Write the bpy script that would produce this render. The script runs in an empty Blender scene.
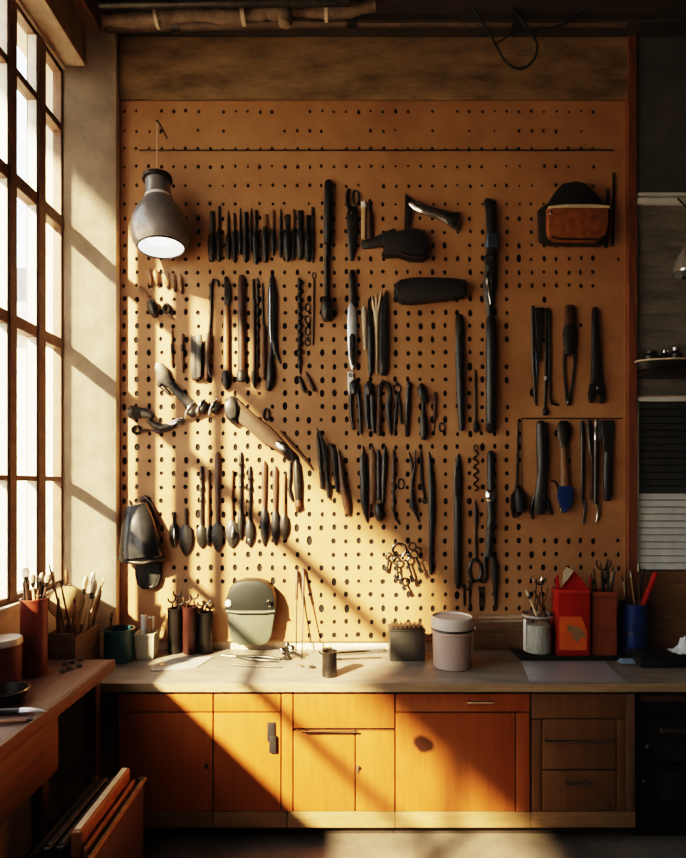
import bpy, bmesh, math, random
from mathutils import Vector, Matrix
random.seed(7)
PI = math.pi
sc = bpy.context.scene
COL = sc.collection
# ---------------------------------------------------------------- camera model
F = 576.0          # focal length in pixels
D = 3.2            # camera to back wall
CX, CY = 345.0, 485.0   # vanishing point
H = 1.67           # eye height
def k(Y): return (D - Y) / F
def W(px, py, Y=0.0):
    """a point Y metres in front of the back wall that the photo shows at px, py"""
    return Vector(((px - CX) * k(Y), -Y, H - (py - CY) * k(Y)))
def on_top(px, py, z):
    """a point at height z that the photo shows at px, py"""
    Y = D - (H - z) * F / (py - CY)
    return W(px, py, Y)
ZC = 0.759    # worktop height
ZB = 0.87     # side bench height

# ---------------------------------------------------------------- materials
MATS = {}
def mat(name, col, rough=0.5, metal=0.0, var=0.25, scale=18.0, bump=0.0, stretch=(1, 1, 1), col2=None, emit=None, trans=0.0, coat=0.0):
    if name in MATS: return MATS[name]
    m = bpy.data.materials.new(name); m.use_nodes = True
    nt = m.node_tree; N = nt.nodes; L = nt.links
    b = N['Principled BSDF']
    b.inputs['Roughness'].default_value = rough
    b.inputs['Metallic'].default_value = metal
    b.inputs['Coat Weight'].default_value = coat
    b.inputs['Transmission Weight'].default_value = trans
    tc = N.new('ShaderNodeTexCoord'); mp = N.new('ShaderNodeMapping')
    mp.inputs['Scale'].default_value = stretch
    L.new(tc.outputs['Object'], mp.inputs['Vector'])
    ns = N.new('ShaderNodeTexNoise'); ns.inputs['Scale'].default_value = scale
    ns.inputs['Detail'].default_value = 6; ns.inputs['Roughness'].default_value = 0.65
    L.new(mp.outputs['Vector'], ns.inputs['Vector'])
    cr = N.new('ShaderNodeValToRGB')
    c1 = tuple(c * (1 - var) for c in col) + (1,)
    c2 = tuple(min(1, c * (1 + var)) for c in col) + (1,) if col2 is None else tuple(col2) + (1,)
    cr.color_ramp.elements[0].position = 0.3; cr.color_ramp.elements[0].color = c1
    cr.color_ramp.elements[1].position = 0.72; cr.color_ramp.elements[1].color = c2
    L.new(ns.outputs['Fac'], cr.inputs['Fac'])
    L.new(cr.outputs['Color'], b.inputs['Base Color'])
    if bump:
        bp = N.new('ShaderNodeBump'); bp.inputs['Strength'].default_value = bump; bp.inputs['Distance'].default_value = 0.01
        L.new(ns.outputs['Fac'], bp.inputs['Height']); L.new(bp.outputs['Normal'], b.inputs['Normal'])
    if emit:
        b.inputs['Emission Color'].default_value = tuple(emit[:3]) + (1,)
        b.inputs['Emission Strength'].default_value = emit[3]
    MATS[name] = m
    return m
def wood(name, col, rough=0.55, var=0.35, scale=6.0, axis='x', bump=0.15, col2=None, coat=0.0):
    st = {'x': (1, 9, 9), 'y': (9, 1, 9), 'z': (9, 9, 1)}[axis]
    return mat(name, col, rough, 0, var, scale, bump, st, col2, coat=coat)

M = {}
M['black'] = mat('black_grip', (0.02, 0.018, 0.018), 0.42, 0, 0.4, 40)
M['rubber'] = mat('black_rubber', (0.012, 0.012, 0.013), 0.6, 0, 0.4, 60, 0.1)
M['dark'] = mat('blackened_steel', (0.05, 0.045, 0.04), 0.36, 0.6, 0.5, 25)
M['steel'] = mat('worn_steel', (0.085, 0.076, 0.066), 0.36, 0.9, 0.45, 25)
M['grey'] = mat('grey_steel', (0.06, 0.057, 0.054), 0.45, 0.55, 0.3, 25)
M['chrome'] = mat('bright_chrome', (0.62, 0.61, 0.6), 0.16, 1.0, 0.12, 25)
M['blade'] = mat('pale_blade', (0.66, 0.66, 0.66), 0.28, 0.6, 0.12, 25)
M['blue'] = mat('blue_grey_metal', (0.1, 0.13, 0.18), 0.35, 0.6, 0.3, 25)
M['navy'] = mat('navy_enamel', (0.02, 0.05, 0.16), 0.35, 0.0, 0.3, 12)
M['brown'] = wood('dark_brown_wood', (0.075, 0.035, 0.018), 0.45, 0.5, 7, 'z')
M['wood'] = wood('brown_wood', (0.19, 0.095, 0.042), 0.5, 0.4, 7, 'z')
M['pale'] = wood('pale_wood', (0.52, 0.36, 0.19), 0.55, 0.3, 7, 'z')
M['bone'] = mat('bone_handle', (0.6, 0.48, 0.33), 0.45, 0, 0.2, 20)
M['leather'] = mat('black_leather', (0.026, 0.023, 0.021), 0.5, 0, 0.4, 60, 0.25)
M['tan'] = mat('tan_leather', (0.27, 0.1, 0.035), 0.48, 0, 0.35, 30, 0.15)
M['sheath'] = mat('scoop_body_shadow', (0.085, 0.045, 0.024), 0.55, 0, 0.3, 20, 0.12)
M['gloss'] = mat('gloss_black', (0.02, 0.02, 0.022), 0.22, 0.1, 0.3, 20)
M['saddle'] = mat('saddle_leather', (0.3, 0.16, 0.08), 0.5, 0, 0.3, 20, 0.12)
M['red'] = mat('red_plastic', (0.42, 0.018, 0.012), 0.35, 0, 0.25, 12)
M['white'] = mat('white_enamel', (0.8, 0.78, 0.74), 0.4, 0, 0.08, 12)
M['bristle'] = mat('pale_bristle', (0.66, 0.55, 0.4), 0.8, 0, 0.35, 60, 0.3, (4, 4, 1))

# ---------------------------------------------------------------- object helpers
def put(name, bm, m, parent=None, smooth=35):
    me = bpy.data.meshes.new(name)
    bmesh.ops.recalc_face_normals(bm, faces=bm.faces)
    if parent is not None: org = parent.matrix_world.translation if parent.get('_o') is None else Vector(parent['_o'])
    else:
        lo = Vector((1e9,) * 3); hi = -lo
        for v in bm.verts:
            for i in range(3):
                lo[i] = min(lo[i], v.co[i]); hi[i] = max(hi[i], v.co[i])
        org = Vector(((lo.x + hi.x) / 2, (lo.y + hi.y) / 2, lo.z))
    for v in bm.verts: v.co -= org
    for f in bm.faces: f.smooth = smooth > 0
    bm.to_mesh(me); bm.free()
    if smooth > 0: me.set_sharp_from_angle(angle=math.radians(smooth))
    ms = m if isinstance(m, (list, tuple)) else [m]
    for q in ms: me.materials.append(M[q] if isinstance(q, str) else q)
    o = bpy.data.objects.new(name, me); COL.objects.link(o)
    o['_o'] = tuple(org)
    if parent is not None:
        o.parent = parent
    else:
        o.location = org
    return o
def tag(o, label, cat, group=None):
    o['label'] = label; o['category'] = cat
    if group: o['group'] = group
    return o
def thing(name, label, cat, loc, group=None):
    o = bpy.data.objects.new(name, None); COL.objects.link(o)
    o.location = loc; o['_o'] = tuple(loc); o.empty_display_size = 0.05
    return tag(o, label, cat, group)
def struct(name, bm, m, smooth=0):
    o = put(name, bm, m, None, smooth); o['kind'] = 'structure'; return o

def BM(): return bmesh.new()
def box(bm, lo, hi, bev=0.0, seg=2):
    x0, y0, z0 = (min(lo[i], hi[i]) for i in range(3)); x1, y1, z1 = (max(lo[i], hi[i]) for i in range(3))
    vs = [bm.verts.new(p) for p in ((x0,y0,z0),(x1,y0,z0),(x1,y1,z0),(x0,y1,z0),(x0,y0,z1),(x1,y0,z1),(x1,y1,z1),(x0,y1,z1))]
    fs = [bm.faces.new([vs[i] for i in q]) for q in ((0,3,2,1),(4,5,6,7),(0,1,5,4),(1,2,6,5),(2,3,7,6),(3,0,4,7))]
    if bev > 0:
        es = list({e for f in fs for e in f.edges})
        bmesh.ops.bevel(bm, geom=es, offset=bev, segments=seg, profile=0.6, affect='EDGES')
    return bm
def ring_faces(bm, rings, cap=True, closed=False):
    n = len(rings[0])
    pairs = list(zip(rings, rings[1:])) + ([(rings[-1], rings[0])] if closed else [])
    for a, b in pairs:
        for i in range(n):
            bm.faces.new((a[i], a[(i + 1) % n], b[(i + 1) % n], b[i]))
    if cap and not closed:
        bm.faces.new(rings[0][::-1]); bm.faces.new(rings[-1])
def sgnpow(v, e): return math.copysign(abs(v) ** e, v)
def loft(bm, secs, n=10, e=1.0, closed=False, base=0.0015, bend=None):
    """a body lying against the wall: sections (px, py, width px, thickness px, stand-off px)"""
    kk = k(0)
    P = [Vector((s[0], -s[1])) for s in secs]
    rings = []
    for i, s in enumerate(secs):
        if closed: t = P[(i + 1) % len(P)] - P[i - 1]
        else: t = P[min(i + 1, len(P) - 1)] - P[max(i - 1, 0)]
        if t.length < 1e-6: t = Vector((0, -1))
        t.normalize(); nrm = Vector((t.y, -t.x))
        w = s[2]; th = s[3] if len(s) > 3 and s[3] else min(max(w * 0.85, 1.5), 12)
        so = s[4] if len(s) > 4 else 0.0
        c = W(s[0], s[1]); cy = -(base + so * kk + th * kk / 2)
        r = []
        for j in range(n):
            a = 2 * PI * (j + 0.5) / n
            u = sgnpow(math.cos(a), e) * w / 2 * kk; v = sgnpow(math.sin(a), e) * th / 2 * kk
            r.append(bm.verts.new((c.x + nrm.x * u, cy + v, c.z + nrm.y * u)))
        rings.append(r)
    ring_faces(bm, rings, closed=closed)
    return bm
def plate(bm, pts, th=3.0, so=0.0, bev=0.8, base=0.0015):
    """a flat outline of photo pixels, th px thick, lying against the wall"""
    kk = k(0)
    vs = [bm.verts.new((W(x, y).x, -(base + so * kk), W(x, y).z)) for x, y in pts]
    f = bm.faces.new(vs)
    r = bmesh.ops.extrude_face_region(bm, geom=[f])
    nv = [g for g in r['geom'] if isinstance(g, bmesh.types.BMVert)]
    for v in nv: v.co.y -= th * kk
    if bev:
        top = [g for g in r['geom'] if isinstance(g, bmesh.types.BMEdge)]
        try: bmesh.ops.bevel(bm, geom=top, offset=bev * kk, segments=2, profile=0.6, affect='EDGES')
        except Exception: pass
    return bm
def hoop(bm, x, y, rx, ry, w, th=None, n=18, m=6, so=0.0):
    secs = [(x + rx * math.cos(2 * PI * i / n), y + ry * math.sin(2 * PI * i / n), w, th or w, so) for i in range(n)]
    return loft(bm, secs, n=m, closed=True)
def lathe(bm, prof, c, axis=Vector((0, 0, 1)), n=28, cap=True):
    axis = Vector(axis).normalized(); q = Vector((0, 0, 1)).rotation_difference(axis)
    rings = []
    for r, z in prof:
        rings.append([bm.verts.new(Vector(c) + q @ Vector((max(r, 1e-4) * math.cos(2 * PI * i / n), max(r, 1e-4) * math.sin(2 * PI * i / n), z))) for i in range(n)])
    ring_faces(bm, rings, cap=cap)
    return bm
def tube(bm, pts, r, n=8, e=1.0, flat=1.0):
    """round bar through 3-D points; r a number or one radius per point"""
    pts = [Vector(p) for p in pts]; rings = []; up = None
    for i, p in enumerate(pts):
        t = (pts[min(i + 1, len(pts) - 1)] - pts[max(i - 1, 0)]).normalized()
        if up is None: up = t.orthogonal().normalized()
        up = (up - t * up.dot(t)).normalized(); s = t.cross(up)
        rr = r[i] if isinstance(r, (list, tuple)) else r
        rings.append([bm.verts.new(p + up * rr * sgnpow(math.cos(2 * PI * j / n), e) + s * rr * flat * sgnpow(math.sin(2 * PI * j / n), e)) for j in range(n)])
    ring_faces(bm, rings)
    return bm
def smooth_path(pts, n=6):
    pts = [Vector(p) for p in pts]; out = []
    for i in range(len(pts) - 1):
        p0 = pts[max(i - 1, 0)]; p1 = pts[i]; p2 = pts[i + 1]; p3 = pts[min(i + 2, len(pts) - 1)]
        for j in range(n):
            t = j / n
            out.append(0.5 * ((2 * p1) + (p2 - p0) * t + (2 * p0 - 5 * p1 + 4 * p2 - p3) * t * t + (3 * p1 - p0 - 3 * p2 + p3) * t ** 3))
    out.append(pts[-1]); return out
# ================================================================ THE ROOM
XL = -1.447   # window plane
XP = -1.339   # face of the corner pier
XR = 2.7; YB = 5.6; ZCEIL = H + 2.51
plaster = mat('warm_plaster', (0.74, 0.62, 0.47), 0.85, 0, 0.22, 5, 0.25)
whitep = mat('chalky_plaster', (0.78, 0.68, 0.55), 0.85, 0, 0.2, 7, 0.3)
darkwall = mat('dark_plaster', (0.1, 0.095, 0.09), 0.8, 0, 0.35, 4, 0.1)
floorm = mat('concrete_floor', (0.15, 0.12, 0.095), 0.7, 0, 0.4, 3.5, 0.12)
ceilm = mat('dark_ceiling', (0.05, 0.038, 0.03), 0.8, 0, 0.4, 4, 0.15)
header = mat('weathered_plank', (0.25, 0.165, 0.085), 0.75, 0, 0.5, 4, 0.3, (1, 4, 3))
postm = wood('red_brown_post', (0.2, 0.075, 0.035), 0.5, 0.35, 6, 'z')
steelwin = mat('brown_window_frame', (0.17, 0.095, 0.055), 0.55, 0, 0.3, 15)
whitewin = mat('white_window_bead', (0.7, 0.66, 0.6), 0.5, 0, 0.15, 15)

b = BM(); box(b, (-1.75, -YB, -0.1), (XR + .1, 0.2, 0)); struct('floor', b, floorm)
b = BM(); box(b, (-1.75, -YB, ZCEIL), (XR + .1, 0.2, ZCEIL + 0.1)); struct('ceiling', b, ceilm)
b = BM(); box(b, (-1.75, 0.012, 0), (XR + .1, 0.2, ZCEIL)); struct('wall_back', b, plaster)
b = BM(); box(b, (XR, -YB, 0), (XR + .1, 0.012, ZCEIL)); struct('wall_right', b, darkwall)
b = BM(); box(b, (-1.75, -YB - .1, 0), (XR + .1, -YB, ZCEIL)); struct('wall_front', b, darkwall)
# window wall: sill wall, head, corner pier, end
ZS = H - 0.517; ZS2 = H - 0.40; ZT = H + 2.144; YE = 4.6
b = BM()
box(b, (-1.6, -YB, 0), (XL, 0.012, ZS))
box(b, (-1.6, -YE, ZS), (XL, -.932, ZS2))
box(b, (-1.6, -YB, ZT), (XL - 0.0, 0.012, ZCEIL))
box(b, (-1.6, -YB, ZS), (XL, -YE, ZT))
box(b, (-1.6, -0.22, ZS), (XL, 0.012, ZT))
struct('wall_left', b, whitep)
b = BM(); prof_ = [(XL, .222), (-1.37, .15), (-1.297, .1), (-1.25, .055), (-1.2505, .0005), (XL, .0005)]
ring_faces(b, [[b.verts.new((x, -y, z)) for x, y in prof_] for z in (0, ZCEIL)]); struct('trim_1', b, whitep, 30)          # splayed corner pier
b = BM(); box(b, (XL, -YB, ZT + 0.02), (XP, -0.222, ZCEIL), 0.006); struct('trim_2', b, mat('brown_plaster', (0.4, 0.29, 0.19), .85, 0, .35, 7, .3))       # head beam over the window
lint = wood('old_lintel_timber', (0.3, 0.2, 0.12), 0.7, 0.45, 5, 'y')
b = BM(); box(b, (XL, -YB, H + 2.39), (XP + 0.05, -0.15, H + 2.5), 0.012); struct('beam_1', b, lint)
b = BM(); box(b, (-1.75 + .31, -0.13, ZCEIL - 0.035), (XR, 0.012, ZCEIL + 0.02), 0.006); struct('beam_2', b, ceilm)

# windows ---------------------------------------------------------------
glassm = bpy.data.materials.new('window_glass'); glassm.use_nodes = True
nt = glassm.node_tree
for n_ in list(nt.nodes):
    if n_.type != 'OUTPUT_MATERIAL': nt.nodes.remove(n_)
tr = nt.nodes.new('ShaderNodeBsdfTransparent'); gl = nt.nodes.new('ShaderNodeBsdfGlossy'); mx = nt.nodes.new('ShaderNodeMixShader')
tr.inputs['Color'].default_value = (0.97, 0.98, 0.97, 1); gl.inputs['Roughness'].default_value = 0.08
mx.inputs[0].default_value = 0.06
nt.links.new(tr.outputs[0], mx.inputs[1]); nt.links.new(gl.outputs[0], mx.inputs[2])
nt.links.new(mx.outputs[0], [n_ for n_ in nt.nodes if n_.type == 'OUTPUT_MATERIAL'][0].inputs[0])
BARS = [(H + 1.83, .036), (H + 1.349, .062), (H + 0.723, .056), (H + 0.031, .024)]
def window(name, y0, y1, mull, ZS=ZS):
    b = BM(); xa, xb = XL - 0.055, XL - 0.01
    for (ya, yb) in ((y0, y0 + .02), (y1 - .02, y1)): box(b, (xa, -ya, ZS), (xb, -yb, ZT), .003)
    box(b, (xa, -y0, ZT - .025), (xb, -y1, ZT), .003); box(b, (xa, -y0, ZS), (xb, -y1, ZS + .03), .003)
    o = struct(name, b, steelwin)
    edges = [y0 + .02] + [v for m_ in mull for v in m_] + [y1 - .02]
    for (ya, yb) in mull:
        q = BM(); box(q, (xa - .004, -ya, ZS + .02), (xb + .012, -yb, ZT - .02), .004); put('window_mullion', q, steelwin, o, 0)
        for yy in (ya - .012, yb + .003):
            q = BM(); box(q, (xa + .01, -yy, ZS + .03), (xb + .004, -(yy + .009), ZT - .025)); put('window_bead', q, whitewin, o, 0)
    for (zz, th) in BARS:
        q = BM(); box(q, (xa - .002, -y0 - .02, zz - th / 2), (xb + .006, -y1 + .02, zz + th / 2), .004); put('window_bar', q, steelwin, o, 0)
    zz = [ZS + .03] + [v for (c, t) in BARS[::-1] for v in (c - t / 2, c + t / 2)] + [ZT - .025]
    for i in range(0, len(edges), 2):
        for j in range(0, len(zz), 2):
            q = BM(); box(q, (xa + .02, -edges[i], zz[j]), (xa + .024, -edges[i + 1], zz[j + 1])); put('window_pane', q, glassm, o, 0)
    return o
window('window_1', 0.222, 0.93, [(0.413, 0.478), (0.659, 0.712)])
window('window_2', 0.933, 2.9, [], ZS2)
window('window_3', 2.9, 4.59, [], ZS2)
def blind(name_label, y0, y1, zb):  # blinds added at the unseen windows to cut the light coming in
    t = thing('added_blind', name_label, 'blind', (XL + .02, -(y0 + y1) / 2, zb))
    b = BM(); box(b, (XL + .016, -y1, zb + .02), (XL + .019, -y0, ZT - .04)); put('fabric', b, mat('added_blind_fabric', (.1, .075, .05), .9, 0, .15, 10), t, 0)
    b = BM(); box(b, (XL + .011, -y1, zb), (XL + .024, -y0, zb + .0195), .003); put('bottom_bar', b, steelwin, t)
    b = BM(); tube(b, [(XL + .03, -y0, ZT - .03), (XL + .03, -y1, ZT - .03)], .024, 14); put('roller', b, steelwin, t)
blind('added brown light-blocking blind half lowered over the middle window', 1.3, 2.88, H + 1.36)
blind('added brown light-blocking blind lowered low over the last window', 2.92, 4.57, H + .66)
b = BM(); box(b, (XL - .12, -.932, ZS - .005), (XL + .03, -.224, ZS + .0), .0); 
box(b, (XL - .0, -.932, ZS - .03), (XL + .028, -.224, ZS + .004), .004); struct('trim_3', b, whitep)       # sill board

# header plank across the top of the wall, right-hand post, dark wall beyond
b = BM(); p0 = W(106, 101); p1 = W(626, 34)
box(b, (-1.249, -0.022, p0.z), (p1.x, 0.012, ZCEIL - .036), .004); struct('trim_4', b, header)
b = BM(); p0 = W(625.5, 700); p1 = W(634, 0)
box(b, (p0.x, -0.035, ZC), (p1.x, 0.012, ZCEIL - .036), .003); struct('trim_5', b, postm)
backb = wood('brown_splash_board', (0.22, 0.12, 0.06), 0.6, 0.35, 5, 'x')
b = BM(); p0 = W(472, 651); p1 = W(625.3, 622.5)
box(b, (p0.x, -0.03, ZC + .001), (p1.x, 0.012, p1.z), .003); struct('baseboard_1', b, backb)
b = BM(); p0 = W(634.4, 651); p1 = W(760, 571)
box(b, (p0.x, -0.02, ZC + .001), (p1.x, 0.012, p1.z), .002); struct('baseboard_2', b, backb)
dk = mat('charcoal_panel', (0.2, 0.185, 0.165), 0.55, 0, 0.5, 3, 0.12, (1, 1, 5))
b = BM(); p0 = W(634.4, 196); p1 = W(760, 34)
box(b, (p0.x, -0.02, p0.z), (p1.x, 0.012, ZCEIL - .036), .0); struct('wall_panel_1', b, darkwall)

# outside -----------------------------------------------------------------
grd = mat('outside_paving', (0.42, 0.39, 0.35), 0.9, 0, 0.2, 1)
b = BM(); box(b, (-30, -25, -0.3), (-1.75, 40, -0.1)); struct('ground_outside', b, grd)
# ================================================================ PEGBOARD
pegm = mat('pegboard_hardboard', (0.42, 0.205, 0.088), 0.55, 0, 0.25, 2.2, 0.06, (1, 1, 1), (0.5, 0.275, 0.13))
holem = mat('peg_hole_dark', (0.006, 0.004, 0.003), 0.9, 0, 0.1)
def pegboard():
    rnd = random.Random(3)
    b = BM()
    xs = [118 + 12.35 * i for i in range(42)]
    ys = [101, 121.5, 140, 157.5, 175.5, 195.5, 211.5]
    while ys[-1] < 640: ys.append(ys[-1] + 13.45)
    hole_faces = []
    def v(x, y, d=0.0):
        p = W(x, y); return b.verts.new((p.x, d, p.z))
    for j in range(len(ys) - 1):
        for i in range(len(xs) - 1):
            x0, x1, y0, y1 = xs[i], xs[i + 1], ys[j], ys[j + 1]
            cx, cy = (x0 + x1) / 2, (y0 + y1) / 2
            if cx > 470 and cy > 618: continue
            up = cy < 205
            pr = 0.9 if up else 0.95
            if cy < 110 + 30 and cy > 122: pr = 0.55
            if cx > 519 and 288 < cy < 412: pr = 0.06
            if cx > 521 and 418 < cy < 532: pr = 0.07
            if cx > 600: pr *= 0.25 if cy < 532 else 0.7
            if cy > 588 and cx < 300: pr = 0.0
            if cx < 165 and cy > 560: pr = 0.0
            if rnd.random() > pr:
                b.faces.new([v(x0, y0), v(x1, y0), v(x1, y1), v(x0, y1)]); continue
            rx = rnd.uniform(1.2, 1.8) if up else (rnd.uniform(1.5, 2.1) if cy < 290 else rnd.uniform(1.75, 2.5))
            ry = rx * (rnd.uniform(1.0, 1.5) if up else rnd.uniform(1.0, 1.7))
            if not up and rnd.random() < 0.1: rx *= 1.2; ry *= 1.25
            hx, hy = cx + rnd.uniform(-.7, .7), cy + rnd.uniform(-.7, .7)
            out = [v(x1, cy), v(x1, y1), v(cx, y1), v(x0, y1), v(x0, cy), v(x0, y0), v(cx, y0), v(x1, y0)]
            inn = [v(hx + rx * math.cos(a * PI / 4), hy + ry * math.sin(a * PI / 4)) for a in range(8)]
            dep = [b.verts.new((q.co.x, 0.007, q.co.z)) for q in inn]
            for a in range(8):
                c = (a + 1) % 8
                b.faces.new((out[a], out[c], inn[c], inn[a])); b.faces.new((inn[a], inn[c], dep[c], dep[a]))
            hole_faces.append(b.faces.new(dep))
    b.normal_update()
    for f in b.faces: f.material_index = 1 if f in set() else 0
    for f in hole_faces: f.material_index = 1
    # edges of the sheet
    o = put('pegboard', b, [pegm, holem], None, 0)
    # every face must look at the room
    for p in o.data.polygons: pass
    tag(o, 'large tan hardboard pegboard covering the wall above the worktop', 'pegboard')
    e = BM()
    for (xa, ya, xb, yb) in ((117, 100, 118.2, 640), (116.8, 99.6, 624.5, 101.0), (624.2, 100, 625.2, 619), (117, 639, 470, 641), (470, 618, 624.5, 619.5)):
        p0 = W(xa, ya); p1 = W(xb, yb); box(e, (p0.x, -0.004, p0.z), (p1.x, 0.0115, p1.z))
    put('edge_strip', e, pegm, o, 0)
    e = BM(); p0 = W(140, 151); p1 = W(613, 151)
    tube(e, [(p0.x, -.008, p0.z), (p1.x, -.008, p1.z)], .0035)
    for x in range(160, 613, 75):
        p = W(x, 151); tube(e, [(p.x, 0.004, p.z), (p.x, -.008, p.z)], .003)
    put('rail', e, M['dark'], o)
    e = BM(); p0 = W(521, 418.5); p1 = W(622, 418.5)
    tube(e, [(p0.x, -.006, p0.z), (p1.x, -.006, p1.z)], .0035)
    p2 = W(521, 500); tube(e, [(p0.x, -.006, p0.z), (p2.x, -.006, p2.z)], .002)
    for x in (523, 560, 590, 620):
        p = W(x, 418.5); tube(e, [(p.x, 0.004, p.z), (p.x, -.006, p.z)], .003)
    put('rail', e, M['dark'], o)
    e = BM(); p = W(399, 543.6); tube(e, [(p.x, 0.004, p.z), (p.x, -.062, p.z), (p.x, -.066, p.z + .008)], .0035); put('hook', e, M['dark'], o)
    return o
pegboard()

# ================================================================ WORKTOP, BENCH, CABINETS
topm = mat('worn_worktop', (0.24, 0.205, 0.168), 0.42, 0, 0.3, 5, 0.08, (1, 3, 1))
benchm = wood('bench_timber', (0.15, 0.09, 0.075), 0.42, 0.35, 5, 'y', 0.12)
benchedge = wood('bench_edge_timber', (0.14, 0.075, 0.045), 0.55, 0.35, 5, 'y', 0.12)
def cabm(i):
    if i == 4: return wood('cabinet_veneer_dark', (0.17, 0.085, 0.035), 0.4, 0.2, 3.5, 'z', 0.03)  # end cabinet's veneer colour darkened to stand for shade
    return wood('cabinet_veneer_%d' % i, (0.39 - .03 * i, 0.12 - .009 * i, 0.03 - .002 * i), 0.36, 0.16, 3.5, 'z', 0.03)
dkm = mat('dark_carcass', (0.03, 0.02, 0.014), 0.7, 0, .3)
plm = wood('plinth_timber', (0.3, 0.18, 0.085), 0.45, 0.25, 4, 'x')
b = BM()
box(b, (-1.249, -.55, ZC - .042), (2.45, -.001, ZC), .005)
box(b, (XL + .003, -.55, ZC - .042), (-1.248, -.226, ZC), .003)
wt = put('worktop', b, topm, None, 30); tag(wt, 'long grey-brown worktop running under the pegboard', 'worktop')
e = BM(); box(e, (XL + .003, -.5535, ZC - .04), (2.45, -.55, ZC - .003)); put('front_edging', e, wood('edging_timber', (0.36, 0.25, 0.15), 0.45, .3, 4, 'x'), wt)
def bench():
    xe = -1.054; y0, y1 = .556, 2.7
    t = thing('side_bench', 'dark timber side bench running under the window', 'workbench', (-1.25, -1.6, 0))
    b = BM(); box(b, (XL + .003, -y0, ZB - .045), (xe - .02, -y1, ZB), .004); put('bench_top', b, benchm, t)
    b = BM(); box(b, (xe - .0195, -y0, ZB - .05), (xe, -y1, ZB + .001), .004); put('front_edging', b, benchedge, t)
    b = BM(); box(b, (xe - .05, -1.03, .6), (xe - .025, -2.1, ZB - .05), .004); put('apron', b, wood('apron_timber', (0.17, 0.1, 0.05), .6, .35, 5, 'y'), t)
    for yy in (.62, 1.05, 2.05):
        b = BM(); box(b, (xe - .09, -yy, 0), (xe - .04 if yy != 1.05 else xe - .052, -yy - .05, ZB - .05), .003); put('leg', b, M['brown'], t)
    b = BM(); box(b, (XL + .01, -.6, .3), (XL + .03, -2.5, ZB - .05)); put('back_panel', b, dkm, t)
bench()

YF = .53
def C(px, py, Y=YF): return W(px, py, Y)
def bar_handle(parent, x0, x1, y, r=.0055, m='chrome', posts=True, Y=YF):
    e = BM(); a = C(x0, y, Y); c = C(x1, y, Y)
    yy = -(Y + .026)
    tube(e, [(a.x, yy, a.z), (c.x, yy, c.z)], r)
    if posts:
        for q in (a, c):
            s = .012 if q is a else -.012
            tube(e, [(q.x + s, -Y + .001, q.z), (q.x + s, yy, q.z)], r * .9)
    return put('handle', e, M[m], parent)
def panel(name, parent, x0, y0, x1, y1, m, th=.018, raised=False):
    e = BM(); a = C(x0, y0); c = C(x1, y1)
    box(e, (a.x, -YF + th, a.z), (c.x, -YF, c.z), .0025)
    o = put(name, e, m, parent)
    return o
def cabinet(i, label, x0, x1):
    a = C(x0, 692); c = C(x1, 812)
    zt = ZC - .043
    t = thing('base_cabinet', label, 'cabinet', ((a.x + c.x) / 2, -.28, 0), 'base cabinets under the worktop')
    e = BM(); g = .001
    box(e, (a.x + g, -.511, .155), (c.x - g, -.012, zt)); put('carcass', e, dkm, t, 0)
    e = BM(); box(e, (a.x + g, -.44, 0.0), (c.x - g, -.05, .154)); put('toe_kick', e, dkm, t, 0)
    e = BM(); box(e, (a.x + g, -.528, .08), (c.x - g, -.508, .1535), .002); put('plinth', e, plm, t)
    return t
def gapx(a, b_): return a + .8, b_ - .8
t = cabinet(0, 'base cabinet with one plain door in the dark corner beside the side bench', 118, 213)
m0 = cabm(0)
panel('drawer_front', t, 118.8, 694, 212.4, 711.6, m0); d_ = panel('door', t, 118.8, 713.2, 212.4, 811.4, m0)
e = BM(); p = C(207, 765); lathe(e, [(.006, 0), (.004, .008), (.009, .014), (.009, .02), (.004, .023)], (p.x, -YF, p.z), (0, -1, 0), 14); put('knob', e, M['dark'], d_)
t = cabinet(1, 'narrow base cabinet whose door has a black latch', 213, 287)
m1 = cabm(1)
panel('drawer_front', t, 213.8, 694, 280.4, 711.6, m1); d_ = panel('door', t, 213.8, 713.2, 280.4, 811.4, m1); panel('stile', t, 281.6, 694, 292.4, 811.4, m1)
e = BM(); a = C(267.5, 722); c = C(275, 741); box(e, (a.x, -YF - .008, a.z), (c.x, -YF - .0005, c.z), .003)
a = C(269.5, 735); c = C(276.5, 752); box(e, (a.x, -YF - .016, a.z), (c.x, -YF - .0005, c.z), .004); put('latch', e, M['black'], d_)
t = cabinet(2, 'base cabinet with two narrow doors and a long rail handle across its drawer', 287.2, 395)
m2 = cabm(2)
dr = panel('drawer_front', t, 293.6, 694, 394.4, 728.2, m2)
bar_handle(dr, 302, 356, 729.5, .004)
d_ = panel('door', t, 293.6, 731.4, 354.6, 811.4, m2); d2 = panel('door', t, 355.8, 731.4, 394.4, 811.4, m2)
e = BM(); p = C(357.5, 766); lathe(e, [(.005, 0), (.003, .006), (.007, .01), (.007, .016)], (p.x, -YF, p.z), (0, -1, 0), 12)
box(e, (p.x - .003, -YF - .008, p.z - .03), (p.x + .003, -YF - .003, p.z)); put('key', e, M['chrome'], d2)
t = cabinet(3, 'wide base cabinet with a dark knot in its door and a drawer pull above', 395.2, 531)
m3 = wood('cabinet_veneer_spot', (0.32, 0.092, 0.023), 0.36, 0.16, 3.5, 'z', 0.03)
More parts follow.
